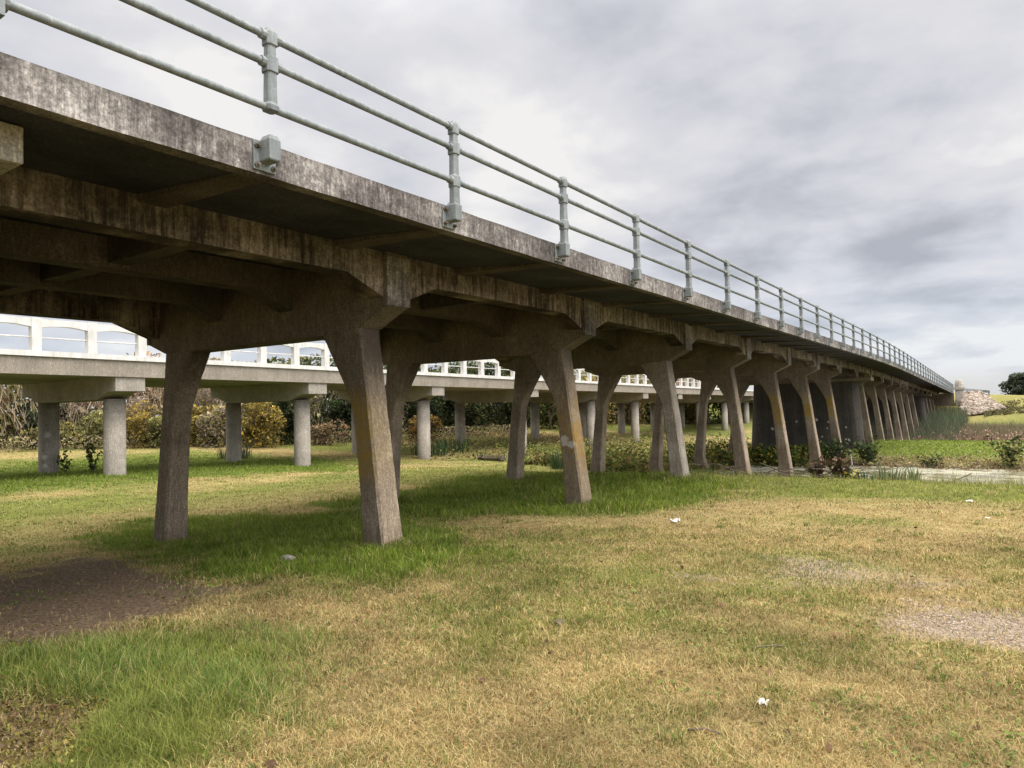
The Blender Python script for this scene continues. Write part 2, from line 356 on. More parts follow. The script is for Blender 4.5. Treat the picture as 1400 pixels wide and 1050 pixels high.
def wnoise(scale, det, rough, dist=0, off=(0, 0, 0)):
    m = wn('ShaderNodeMapping'); m.inputs['Location'].default_value = off; L(cx.outputs[0], m.inputs[0])
    n = wn('ShaderNodeTexNoise'); n.inputs['Scale'].default_value = scale; n.inputs['Detail'].default_value = det
    n.inputs['Roughness'].default_value = rough; n.inputs['Distortion'].default_value = dist; L(m.outputs[0], n.inputs[0]); return n.outputs['Fac']
n1 = wnoise(.9, 6, .5, .15, (3.1, 1.7, 0)); n2 = wnoise(3.0, 7, .52, .15, (0, 4, 2)); n3 = wnoise(.22, 4, .5, 0, (9, 2, 0))
cf = wmath('ADD', wmath('ADD', wmath('MULTIPLY', n1, .50), wmath('MULTIPLY', n2, .42)), wmath('MULTIPLY', n3, .08))
cf = wmath('ADD', wmath('MULTIPLY', wmath('SUBTRACT', cf, .48), 1.6), .52)
clouds = wramp(cf, [(.30, (.50, .51, .56)), (.40, (.64, .65, .70)), (.47, (.75, .755, .80)), (.55, (.84, .83, .855)), (.64, (1.0, .98, .96))])
el = sx.outputs[2]
hz = wn('ShaderNodeMapRange', interpolation_type='SMOOTHSTEP'); L(el, hz.inputs[0]); hz.inputs[1].default_value = .26; hz.inputs[2].default_value = .02
clouds = wmix(wmath('MULTIPLY', hz.outputs[0], .45), clouds, wmix(1, clouds, (.80, .92, 1.05), 'MULTIPLY'))
lo = wn('ShaderNodeMapRange', interpolation_type='SMOOTHSTEP'); L(el, lo.inputs[0]); lo.inputs[1].default_value = .045; lo.inputs[2].default_value = .012
clouds = wmix(wmath('MULTIPLY', lo.outputs[0], .8), clouds, (.80, .80, .79))
zen = wn('ShaderNodeMapRange', interpolation_type='SMOOTHSTEP'); L(el, zen.inputs[0]); zen.inputs[1].default_value = .45; zen.inputs[2].default_value = .9; zen.inputs[3].default_value = 1; zen.inputs[4].default_value = 4.9
vd = wn('ShaderNodeVectorMath', operation='DOT_PRODUCT'); L(tc.outputs['Generated'], vd.inputs[0]); vd.inputs[1].default_value = tuple(sd)
glow = wn('ShaderNodeMapRange', interpolation_type='SMOOTHSTEP'); L(vd.outputs['Value'], glow.inputs[0]); glow.inputs[1].default_value = .45; glow.inputs[2].default_value = .97; glow.inputs[3].default_value = 0; glow.inputs[4].default_value = 4.0
cl2 = wmix(1, clouds, wmath('ADD', zen.outputs[0], glow.outputs[0]), 'MULTIPLY')
cl2 = wmix(wmath('MULTIPLY', wmath('SUBTRACT', zen.outputs[0], 1.0), .3, True), cl2, wmix(1, cl2, (1.06, .99, .88), 'MULTIPLY'))          # an overcast sky is brightest overhead
cb = wn('ShaderNodeBackground'); L(cl2, cb.inputs[0]); cb.inputs[1].default_value = 1.0
sky = wn('ShaderNodeTexSky', sky_type='NISHITA'); sky.sun_disc = False; sky.sun_elevation = SUN_EL; sky.sun_rotation = SUN_AZ
sb = wn('ShaderNodeBackground'); L(sky.outputs[0], sb.inputs[0]); sb.inputs[1].default_value = .06
ms = wn('ShaderNodeMixShader'); ms.inputs[0].default_value = .88; L(sb.outputs[0], ms.inputs[1]); L(cb.outputs[0], ms.inputs[2])
wo = wn('ShaderNodeOutputWorld'); L(ms.outputs[0], wo.inputs[0])
scene.view_settings.view_transform = 'Standard'; scene.view_settings.look = 'None'; scene.view_settings.exposure = 0; scene.view_settings.gamma = 1
# ------------------------------------------------------------------ old trestle bridge
UB, BS, PS, UP = 7.47, 5.806, 2.556, 6.467
U_END = 122.6; U_BEG = -6.0
def gz(u):                                  # the deck is level, then falls gently to the far abutment
    if u < 36: return 0.0
    if u < 60: return -.00044 * (u - 36) ** 2
    return -.2534 - .0211 * (u - 60)
bridge = thing('trestle_bridge', 'old weathered concrete trestle bridge on splayed legs with steel pipe railing', 'bridge', W(10.2, U_BEG, -1.7))
def stations(step=2.9):
    n = int((U_END - U_BEG) / step); return [U_BEG + (U_END - U_BEG) * i / n for i in range(n + 1)]
def sweep(name, poly, mat, us=None, jitter=0):
    m = MB(); m.loft([[W(v + (rs.uniform(-jitter, jitter) if jitter else 0), u, z + gz(u) + (rs.uniform(-jitter, jitter) if jitter else 0)) for v, z in poly] for u in (us or stations())]); return m.build(name, mat, bridge)
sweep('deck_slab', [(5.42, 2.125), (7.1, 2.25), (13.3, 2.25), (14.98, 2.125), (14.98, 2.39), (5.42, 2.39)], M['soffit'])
sweep('edge_beam', [(5.28, 2.105), (5.425, 2.105), (5.425, 2.40), (5.28, 2.40)], M['edge'], stations(.45), .004)
sweep('edge_beam', [(14.975, 2.105), (15.12, 2.105), (15.12, 2.40), (14.975, 2.40)], M['edge'])
def bents():
    return [(j, UB + (j - 1) * BS) for j in range(0, 21)]
WALL = (0, 8, 16)
def girder(v0, v1, mat, zb=1.87):
    m = MB(); rings = []
    for j, ub in bents():
        if j == 0: rings.append((U_BEG, zb))
        for du, z in ((-.92, zb), (-.25, zb - .26), (.25, zb - .26), (.92, zb)):
            rings.append((ub + du, z))
        for k in (2.0, 2.9, 3.8): rings.append((ub + k, zb))
    rings = [r for r in rings if r[0] < U_END]; rings.append((U_END, zb))
    m.loft([[W(v0, u, z + gz(u)), W(v1, u, z + gz(u)), W(v1, u, 2.28 + gz(u)), W(v0, u, 2.28 + gz(u))] for u, z in rings])
    return m.build('girder', mat, bridge)
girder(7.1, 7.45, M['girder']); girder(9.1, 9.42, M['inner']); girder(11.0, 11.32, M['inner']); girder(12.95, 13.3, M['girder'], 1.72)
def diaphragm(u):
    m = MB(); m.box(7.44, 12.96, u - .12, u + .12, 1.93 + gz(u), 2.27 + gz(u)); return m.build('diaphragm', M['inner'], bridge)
for j, ub in bents():
    if ub + BS / 2 < U_END - 2: diaphragm(ub + BS / 2)
# one bent: crossbeam with two splayed, flared legs
def bent_cross():
    m = MB()
    P = [(7.60, 1.22), (8.42, 1.15), (11.98, 1.15), (12.80, 1.16), (13.36, 1.36), (13.36, 2.27), (7.04, 2.27), (7.04, 1.49)]
    m.prism(P, UB - .215, UB + .215); o = m.build('crossbeam', M['cross'], bridge, bevel=.02)
    for a, b, z in ((7.025, 7.12, 1.485), (13.28, 13.375, 1.355)):
        m = MB(); m.box(a, b, UB - .235, UB + .235, z, 2.2); m.build('pilaster', M['edge'], o, bevel=.012)
    return o
def leg(side, mat, bottom=None, parent=None):
    S = (lambda v: v) if side < 0 else (lambda v: 20.4 - v)
    # (z, outer v, inner v, half thickness along u)
    prof = [(1.30, 7.625, 8.55, .20), (1.12, 7.605, 8.44, .20), (.62, 7.54, 8.13, .20), (.22, 7.487, 7.90, .20), (.02, 7.462, 7.83, .20), (-.35, 7.415, 7.775, .205), (-1.2, 7.31, 7.69, .21), (-2.0, 7.205, 7.63, .22)]
    if bottom: prof += [(bottom + .25, 7.07, 7.62, .24), (bottom, 7.03, 7.80, .27)]
    else: prof += [(-2.75, 7.11, 7.58, .23), (-3.15, 7.06, 7.66, .25), (-3.55, 7.0, 7.95, .30), (-5.6, 6.8, 8.3, .34)]
    m = MB(); R = random.Random(31 + side)
    rings = []; fine = []
    for p0, p1 in zip(prof[:-1], prof[1:]):
        k_ = max(1, int((p0[0] - p1[0]) / .09))
        for q_ in range(k_): fine.append(tuple(x0 + (x1 - x0) * q_ / k_ for x0, x1 in zip(p0, p1)))
    fine.append(prof[-1])
    for z, a, b, h in fine:
        c = .03 + .01 * (R.random() > .9) + .003 * R.random(); a += R.uniform(-.0015, .0015); b += R.uniform(-.0015, .0015)
        q = [(a + c, -h), (b - c, -h), (b, -h + c), (b, h - c), (b - c, h), (a + c, h), (a, h - c), (a, -h + c)]
        rings.append([W(S(v), UB + du, z) for v, du in q])
    m.loft(rings); return m.build('leg', mat, parent or bridge)
cross0 = bent_cross()
PIL = list(cross0.children)
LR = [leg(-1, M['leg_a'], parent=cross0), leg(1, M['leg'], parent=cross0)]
variant = {2: 'leg_b', 3: 'leg_c', 4: 'leg', 5: 'leg_a', 6: 'leg_a', 7: 'leg_a'}
for j, ub in bents():
    if j == 1 or j in WALL: continue
    off = Vector((0, (j - 1) * BS, gz(ub))); c = cross0.copy(); COL.objects.link(c); c.parent = bridge; c.location = cross0.location + off
    c.matrix_parent_inverse = cross0.matrix_parent_inverse
    for src in PIL:
        d = src.copy(); COL.objects.link(d); d.parent = c
    for k, src in enumerate(LR):
        d = src.copy(); COL.objects.link(d); d.parent = c
        if k == 0:
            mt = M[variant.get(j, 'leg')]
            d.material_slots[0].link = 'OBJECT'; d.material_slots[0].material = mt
            if mt.name != M['leg'].name and j > 2 or j == 2: pass
for j, ub in bents():
    if j in WALL:
        g = gz(ub); m = MB()
        rings = []
        for z, a, h in ((-6.2, 6.55, .62), (-1.0, 6.9, .54), (1.2 + g, 7.05, .5)):
            r = []
            for cv, sg in ((a + h, -1), (20.4 - a - h, 1)):
                for t_ in np.linspace(-90, 90, 9): r.append(W(cv + sg * h * math.cos(math.radians(t_)), ub + h * math.sin(math.radians(t_)) * (1 if sg < 0 else -1) * -1, z))
            rings.append(r)
        m.loft(rings); p = m.build('pier_wall', M['pier'], bridge)
        if j:
            m = MB(); m.box(6.25, 14.15, ub - .62, ub + .62, 1.19 + g, 1.42 + g); m.build('pier_cap', M['cross'], p, bevel=.03)
        m = MB(); m.box(7.06, 13.34, ub - .35, ub + .35, 1.42 + g, 2.26 + g); m.build('bearing_beam', M['cross'], p, bevel=.02)
m = MB(); m.box(5.82, 7.08, 1.15, 2.25, 1.865, 2.145); m.box(6.0, 7.08, 1.1, 2.12, 1.79, 1.865); m.build('bracket_block', M['pierblock'], bridge, bevel=.015)
# tapered ribs under the footway overhang, at every post
posts = [UP + PS * k for k in range(-3, 45) if UP + PS * k < U_END - .4]
def rib(u):
    m = MB(); g = gz(u); h = .15
    m.add([W(5.43, u - h, 2.12 + g), W(5.43, u + h, 2.12 + g), W(7.12, u + h, 2.17 + g), W(7.12, u - h, 2.17 + g),
           W(5.43, u - h, 2.15 + g), W(5.43, u + h, 2.15 + g), W(7.12, u + h, 2.27 + g), W(7.12, u - h, 2.27 + g)],
          [(0, 1, 2, 3), (7, 6, 5, 4), (0, 4, 5, 1), (1, 5, 6, 2), (2, 6, 7, 3), (3, 7, 4, 0)])
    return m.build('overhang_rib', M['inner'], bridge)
for u in posts: rib(u)
# railing: three pipes through cast posts set in bolted sockets
VR = 5.17; ZT, ZM, ZL = 3.312, 3.07, 2.677
for z, r in ((ZT, .033), (ZM, .033), (ZL, .033)):
    m = MB(); m.tube([W(VR, u, z + gz(u)) for u in stations(2.0)], r, 10); m.build('rail', M['galv'], bridge, smooth=True)
def post_mesh(zb):
    """square tapered post with collars at the rails, local origin at the post foot line"""
    m = MB()
    def ring(z, h, hu=None):
        hu = hu or h; c = h * .35
        q = [(-h + c, -hu), (h - c, -hu), (h, -hu + c), (h, hu - c), (h - c, hu), (-h + c, hu), (-h, hu - c), (-h, -hu + c)]
        return [W(VR + a, b, z) for a, b in q]
    lev = [(zb, .056), (zb + .02, .056), (ZL - .075, .05) if zb < ZL - .1 else None]
    if zb < ZL - .1:
        prof = [(zb, .056), (ZL - .085, .05), (ZL - .07, .06), (ZL + .05, .06), (ZL + .065, .049)]
    else:
        prof = [(zb, .058), (zb + .045, .064), (zb + .07, .05)]
    prof += [(ZM - .085, .046), (ZM - .08, .06), (ZM + .055, .06), (ZM + .06, .044), (ZT - .085, .042), (ZT - .08, .056), (ZT + .03, .056), (ZT + .065, .045), (ZT + .08, .02)]
    m.loft([ring(z, h) for z, h in prof])
    for z in ((ZT, ZM, ZL) if zb < ZL - .1 else (ZT, ZM)):
        m.tube([W(VR, -.1, z), W(VR, .1, z)], .047, 10)
    return m
def socket_mesh():
    m = MB()
    m.box(5.255, 5.279, -.115, .115, 2.135, 2.385)                       # plate on the fascia
    def ring(z, h, a): return [W(VR + dv, du, z) for dv, du in ((-h, -h), (h + a, -h), (h + a, h), (-h, h))]
    m.loft([ring(2.20, .05, .03), ring(2.215, .058, .03), ring(2.385, .06, .03), ring(2.43, .04, .02)])
    return m
BOLTS = ((-.086, 2.345), (-.086, 2.175), (.086, 2.345), (.086, 2.175))
def bolt_mesh(du, z):
    m = MB(); ax = Vector((1, 0, 0))
    if 1:
        m.cyl(W(5.256, du, z), .026, .018, 6, ax); m.cyl(W(5.24, du, z), .014, .03, 8, ax)
    return m
proto_post = proto_broken = None
for i, u in enumerate(posts):
    broken = abs(u - (UP - PS)) < .01
    if broken: p = post_mesh(ZL - .03).build('post', M['galv'], bridge, bevel=.004); p['label'] = 'broken post ending at the lowest rail above its empty socket'
    elif proto_post is None: p = proto_post = post_mesh(2.21).build('post', M['galv'], bridge, bevel=.004)
    else: p = proto_post.copy(); COL.objects.link(p); p.parent = bridge
    base = proto_post.location.copy() if proto_post else Vector((0, 0, 0))
    p.matrix_parent_inverse = bridge.matrix_world.inverted(); p.location = (0, u, gz(u))
    p.rotation_euler = (0, 0, 0)
    if i == 0:
        sk0 = socket_mesh().build('socket', M['galv'], p, bevel=.006); bo0 = [bolt_mesh(*b).build('bolt', M['bolt'], p) for b in BOLTS]
        sk0.matrix_parent_inverse = Matrix.Identity(4)
        for b in bo0: b.matrix_parent_inverse = Matrix.Identity(4)
    else:
        for src in ([sk0] + (bo0 if u < 26 else [])):
            d = src.copy(); COL.objects.link(d); d.parent = p
m = MB(); m.tube([W(VR, 1.72, ZL), W(VR, 1.9, ZL)], .06, 12); m.box(VR - .06, VR + .06, 1.74, 1.87, ZL - .11, ZL + .1); m.build('pipe_coupling', M['galv'], bridge)

# end pillar of the bridge
pil = thing('end_pillar', 'square concrete pillar with domed cap at the far end of the old railing', 'pillar', W(4.55, 123.4, -2.5))
m = MB(); m.box(4.05, 5.1, 122.75, 124.1, -4.0, 1.1); m.box(4.0, 5.15, 122.72, 124.13, -.6, -.35); m.build('shaft', M['pierblock'], pil, bevel=.04)
m = MB(); m.box(3.88, 5.27, 122.6, 124.25, 1.1, 1.42)
rings = []
for z, k in ((1.42, .58), (1.9, .56), (2.3, .5), (2.5, .4), (2.58, .2)):
    rings.append([W(4.575 + k * math.cos(a), 123.42 + k * 1.1 * math.sin(a), z) for a in np.linspace(0, 2 * math.pi, 13)[:-1]])
m.loft(rings); m.build('cap', M['pierblock'], pil)
# abutment wall under the deck end
m = MB(); m.box(5.3, 15.1, 122.7, 124.0, -5, 2.19 + gz(122)); tag(m.build('abutment_wall', M['cross']), 'grey concrete abutment wall under the far end of the old bridge', 'wall')
gr = thing('guard_rail', 'curving steel guard rail on top of the rocky embankment', 'guard rail', W(3, 126, .6))
P = [(4.3, 125.2), (3.6, 126.6), (2.7, 128.0), (1.7, 128.8), (.9, 128.6)]
m = MB(); 
m.loft([[W(v, u, z) for z in (1.0 - k * .12, 1.36 - k * .12)] + [W(v + .06, u + .06, z) for z in (1.36 - k * .12, 1.0 - k * .12)] for k, (v, u) in enumerate(P)]); m.build('beam', M['galv'], gr)
for k, (v, u) in enumerate(P):
    m = MB(); m.box(v + .07, v + .2, u + .07, u + .2, -1, 1.3 - k * .12); m.build('post', M['bark'], gr)

# ------------------------------------------------------------------ newer bridge behind
nb = thing('road_bridge', 'newer grey road bridge with white parapet on round columns behind the old one', 'bridge', W(33.4, 0, -2.3))
G2 = lambda u: 2.41 - .0085 * u - 2.28
def sw2(name, poly, mat, us): 
    m = MB(); m.loft([[W(v, u, z + G2(u)) for v, z in poly] for u in us]); return m.build(name, mat, nb)
US2 = [-14 + 6 * i for i in range(26)]
sw2('deck_slab', [(29.15, 1.62), (37.65, 1.62), (37.65, 2.26), (29.15, 2.26)], M['new_cap'], US2)
for a, b in ((29.0, 29.16), (37.64, 37.8)):
    sw2('edge_beam', [(a, 1.61), (b, 1.61), (b, 2.27), (a, 2.27)], M['new'], US2)
for a, b in ((28.9, 29.3), (37.5, 37.9)): sw2('kerb', [(a, 2.27), (b, 2.27), (b, 2.47), (a, 2.47)], M['white'], US2)
U2 = [-4.2, 5.45, 15.08, 24.73, 34.35, 45.6, 57.0, 66.4, 75.8, 85.3, 95, 105, 115]
cb0 = None
for i, u in enumerate(U2):
    g = G2(u); m = MB()
    m.prism([(29.2, 1.04), (29.8, 1.04), (30.75, .68), (36.05, .62), (37.0, 1.04), (37.6, 1.04), (37.6, 1.62), (29.2, 1.62)] if False else
            [(29.1, 1.03), (29.75, 1.03), (30.7, .72), (36.1, .72), (37.05, 1.03), (37.7, 1.03), (37.7, 1.63), (29.1, 1.63)], u - .6, u + .6)
    cap = m.build('cap_beam', M['new_cap'], nb, bevel=.02); cap.location.z += g + 0.0
    for v in (30.4, 36.4):
        m = MB(); m.tube([W(v, u, -6.0 - g), W(v, u, .75)], .42, 28); cl = m.build('column', M['new_col'], cap, smooth=False)
        for p in cl.data.polygons: p.use_smooth = len(p.vertices) == 4
        cl.matrix_parent_inverse = Matrix.Identity(4)
# parapet: posts with arched panels between
def panel():
    m = MB(); L_ = 1.62
    n = 10; low = []; top = []
    for k in range(n + 1):
        a = k / n; y = -L_ / 2 + L_ * a; arch = 3.34 + .085 * math.sin(math.pi * a)
        low.append((y, arch)); top.append((y, 3.66))
    rings = [[W(28.98, y, z0), W(29.22, y, z0), W(29.22, y, z1), W(28.98, y, z1)] for (y, z0), (_, z1) in zip(low, top)]
    m.loft(rings); m.tube([W(29.1, -L_ / 2, 2.97), W(29.1, L_ / 2, 2.97)], .028, 8); return m
pn0 = None; pp0 = None; k = 0
for sd_ in (0,):
    for k in range(50):
        u = -4.0 + 1.95 * k; g = G2(u)
        dx = 0 if sd_ == 0 else -8.6
        if sd_ == 1 and k > 30: continue
        if pp0 is None:
            m = MB(); m.box(28.955, 29.245, -.165, .165, 2.46, 3.675); pp0 = m.build('parapet_post', M['white'], nb, bevel=.012); pn0 = panel().build('parapet_panel', M['white'], nb)
            p, q = pp0, pn0
        else:
            p = pp0.copy(); q = pn0.copy(); COL.objects.link(p); COL.objects.link(q); p.parent = q.parent = nb
        p.matrix_parent_inverse = q.matrix_parent_inverse = nb.matrix_world.inverted()
        p.location = (dx, u, g); q.location = (dx, u + .975, g - .008)
# ------------------------------------------------------------------ zones on the ground (bridge frame)
Z_DIRT = [(11.4, 3.8), (6.99, 2.2), (6.89, 2.48), (6.67, 2.95), (7.14, 3.84), (7.16, 4.67), (8.6, 5.0), (10.4, 5.5), (12.0, 5.45), (11.1, 4.5)]
Z_LUSH = [[(15.2, 6.93), (16.2, 8.73), (14.82, 10.25), (12.33, 11.39), (8.6, 9.9), (6.22, 8.3), (5.29, 7.49), (5.0, 6.09), (5.76, 5.3), (7.4, 5.1), (10.0, 5.6)],
          [(14.84, 12.2), (14.35, 15.54), (15.7, 20.06), (13.29, 22.13), (9.27, 21.95), (6.2, 19.6), (5.28, 18.01), (5.2, 14.44), (5.6, 11.8), (7.76, 11.45), (8.66, 10.5), (11.33, 10.88)],
          [(24.4, 7.0), (38.8, 11.0), (45, 17.2), (42, 26.0), (34, 30.0), (22.4, 22.5), (24.6, 18.5), (25.7, 15.8), (25.9, 12.4), (26.5, 9.6)]]
Z_TALL = [(8.2, 1.6), (6.87, 2.18), (6.65, 2.45), (6.25, 3.0), (5.45, 3.55), (4.75, 3.6), (4.2, 3.3), (3.6, 2.74), (3.1, 2.1), (3.4, .9)]
Z_WEED = [(6.6, 1.3), (5.85, 1.85), (5.35, 2.12), (4.9, 2.25), (4.0, 1.75), (4.2, .9)]
Z_BANK = [(4.54, 15.2), (8, 22), (6.34, 22.5), (2.65, 23.0), (-6, 24), (-30, 24), (-30, 16.5), (-1.45, 17.04), (-.31, 15.6), (2.03, 16.4)]
Z_ISLE = [(14, 42), (14, 60), (-40, 60), (-40, 42)]
Z_PATCH = [[(1.79, 5.23), (1.7, 5.68), (1.2, 5.83), (.96, 5.6), (1.22, 5.21), (1.63, 5.06)], [(3.91, 4.55), (3.6, 4.96), (3.07, 4.41), (3.26, 4.11)], [(17.7, 17.0), (23.2, 25.1), (22.1, 30.8), (18, 30), (12.5, 21), (14.4, 17.0)]]
Z_GRAV = [[(2.73, 7.5), (2.42, 8.9), (1.43, 9.5), (.49, 9.0), (1.1, 8.3), (1.98, 7.5)], [(1.0, 6.75), (.69, 8.0), (-.13, 8.35), (-1.1, 8.3), (-1.1, 6.6), (-.09, 6.4), (.55, 6.15)]]
def sdist(P, poly):
    """signed distance to a polygon, negative inside"""
    P = np.asarray(P, float); poly = np.asarray(poly, float); d = np.full(len(P), 1e9); ins = np.zeros(len(P), bool)
    for i in range(len(poly)):
        a, b = poly[i], poly[(i + 1) % len(poly)]; ab = b - a; t_ = np.clip(((P - a) @ ab) / (ab @ ab), 0, 1)
        d = np.minimum(d, np.linalg.norm(P - a - t_[:, None] * ab, axis=1))
        cnd = ((a[1] > P[:, 1]) != (b[1] > P[:, 1])); x = a[0] + (P[:, 1] - a[1]) / (b[1] - a[1] + 1e-12) * ab[0]; ins ^= cnd & (P[:, 0] < x)
    return np.where(ins, -d, d)
def zone(P, poly, soft, wob=.5, seed=1, sc=1.3):
    n = (fbm(P[:, 0] * sc, P[:, 1] * sc, seed, 4) - .5) * 2 * wob
    return np.clip(.5 - (sdist(P, poly) + n) / soft, 0, 1)
def masks(P):
    lush = np.zeros(len(P))
    for i, z in enumerate(Z_LUSH): lush = np.maximum(lush, zone(P, z, .7 if i < 2 else 2.5, .8 if i < 2 else 2.0, 3 + i))
    weed = zone(P, Z_WEED, .35, .25, 9, 2.5); tall = zone(P, Z_TALL, .5, .35, 8, 2) * (1 - weed)
    mid = np.maximum(zone(P, Z_BANK, 2.0, .9, 12), zone(P, Z_ISLE, 3, 1.5, 13, .6))
    for z in Z_PATCH: mid = np.maximum(mid, zone(P, z, .8, .5, 15) * .8)
    dirt = np.clip(zone(P, Z_DIRT, 1.5, .7, 20, 1.6) * 1.6, 0, 1); grav = np.maximum(zone(P, Z_GRAV[0], 1.6, 1.1, 21) * .8, zone(P, Z_GRAV[1], 1.2, .9, 22))
    n = fbm(P[:, 0] * .55, P[:, 1] * .55, 37, 5); sp_ = np.clip((n - .50) / .2, 0, 1) * .5 + .06
    far = np.clip((P[:, 1] - 86) / 12, 0, 1) * (.1 + .9 * fbm(P[:, 0] * .12, P[:, 1] * .06, 77, 4))
    # grass under the bridges and beyond is a mix of green and straw
    beyond = np.clip((P[:, 0] - 14) / 6, 0, 1) * np.clip((fbm(P[:, 0] * .16, P[:, 1] * .16, 44, 4) - .40) / .2, 0, 1) * .8
    green = np.clip(np.maximum.reduce([lush, tall, mid * .85, sp_, far, beyond]), 0, 1)
    return dict(lush=lush, tall=tall, weed=weed, mid=mid, dirt=dirt * (1 - lush), grav=grav, green=green)

# ground: one sheet out to the horizon, finer near the camera
gv = np.concatenate([[-3000, -1200, -500, -220, -130, -80, -50, -34], np.arange(-26, -6, 1.6), np.arange(-6, 18, .2), np.arange(18, 46, .6), np.arange(46, 66, 2), [75, 95, 130, 250, 600, 1500, 3500]])
gu = np.concatenate([[-2500, -900, -300, -100, -50, -30, -18, -10], np.arange(-6, 30, .2), np.arange(30, 66, .45), np.arange(66, 140, 1.2), [145, 155, 170, 200, 260, 400, 800, 2000, 4500]])
A, B = np.meshgrid(gv, gu); P = np.stack([A.ravel(), B.ravel()], 1); zz = ground_z(P[:, 0], P[:, 1])
nv, nu = len(gv), len(gu)
Vg = np.stack([-P[:, 0], P[:, 1], zz + EYE], 1); I = np.arange(nv * nu).reshape(nu, nv)
Fq = np.stack([I[:-1, 1:], I[:-1, :-1], I[1:, :-1], I[1:, 1:]], -1).reshape(-1, 4)
mk = masks(P)
ground = big('ground', Vg, [], Fq, M['ground'])
at_ = ground.data.color_attributes.new('mask', 'FLOAT_COLOR', 'POINT'); cc = np.ones((len(P), 4), np.float32)
cc[:, 0] = mk['green']; cc[:, 1] = np.maximum(mk['dirt'], mk['weed'] * .6); cc[:, 2] = mk['grav']; at_.data.foreach_set('color', cc.ravel())
ground.data.polygons.foreach_set('use_smooth', [True] * len(Fq)); kind(ground, 'structure')
def water(name, v0, v1, u0, u1, z):
    m = MB(); m.add([W(v0, u0, z), W(v0, u1, z), W(v1, u1, z), W(v1, u0, z)], [(0, 1, 2, 3)]); o = m.build(name, M['water']); kind(o, 'structure'); return o
water('creek_water', -60, 24, 23, 44, -3.47); water('river_water', -60, 27, 58, 92, -4.42)

# ------------------------------------------------------------------ grass blades
def blades(name, P, H, Wd, colb, colt, lean, label, seg=True, zoff=0, azim=None):
    n = len(P); z = ground_z(P[:, 0], P[:, 1]) + zoff
    a = rng.uniform(0, 2 * np.pi, n); b = (a + np.pi / 2 + rng.normal(0, .9, n)) if azim is None else azim
    base = np.stack([-P[:, 0], P[:, 1], z + EYE - .006], 1)
    dw = np.stack([np.cos(a), np.sin(a), np.zeros(n)], 1) * (Wd / 2)[:, None]; dl = np.stack([np.cos(b), np.sin(b), np.zeros(n)], 1)
    up_ = np.array([0, 0, 1.0])
    el_ = np.arccos(np.clip(lean, 0, .995)) if False else np.clip(1.5 - 1.3 * lean, .08, 1.5)      # blade elevation: lean 1.1 lies flat
    tip = base + dl * (np.cos(el_) * H)[:, None] + up_ * (np.sin(el_) * H)[:, None]
    if seg:
        mid = base + dl * (np.cos(el_) * H * .35)[:, None] + up_ * (np.sin(el_) * H * .62 + np.cos(el_) * H * .12)[:, None] + dw * rng.uniform(-3, 3, (n, 1))
        V = np.stack([base - dw, base + dw, mid + dw * .75, mid - dw * .75, tip], 1).reshape(-1, 3); k = np.arange(n)[:, None] * 5
        C = np.stack([colb, colb, (colb + colt) / 2, (colb + colt) / 2, colt], 1).reshape(-1, 3)
        o = big(name, V, k + np.array([[3, 2, 4]]), k + np.array([[0, 1, 2, 3]]), M['grass'], C)
    else:
        V = np.stack([base - dw, base + dw, tip], 1).reshape(-1, 3); k = np.arange(n)[:, None] * 3
        C = np.stack([colb, colb * .6 + colt * .4, colt], 1).reshape(-1, 3); o = big(name, V, k + np.array([[0, 1, 2]]), [], M['grass'], C)
    kind(o, 'stuff', label, 'grass'); return o
def lerp(a, b, t_): return np.asarray(a) * (1 - t_)[:, None] + np.asarray(b) * t_[:, None]
def scatter(n, r0, r1, p):
    """points round the camera, density falling with distance as r^-p"""
    e = 2 - p; r = (rng.uniform(0, 1, n) * (r1 ** e - r0 ** e) + r0 ** e) ** (1 / e); th = yaw + rng.uniform(-1, 1, n) * math.radians(47)
    return np.stack([r * np.sin(th), r * np.cos(th)], 1), r
def keep(P):
    z = ground_z(P[:, 0], P[:, 1]); return (z > -3.40) | ((P[:, 1] > 44) & (P[:, 1] < 60) & (z > -3.3)) | (P[:, 1] > 88) | (P[:, 0] > 24)
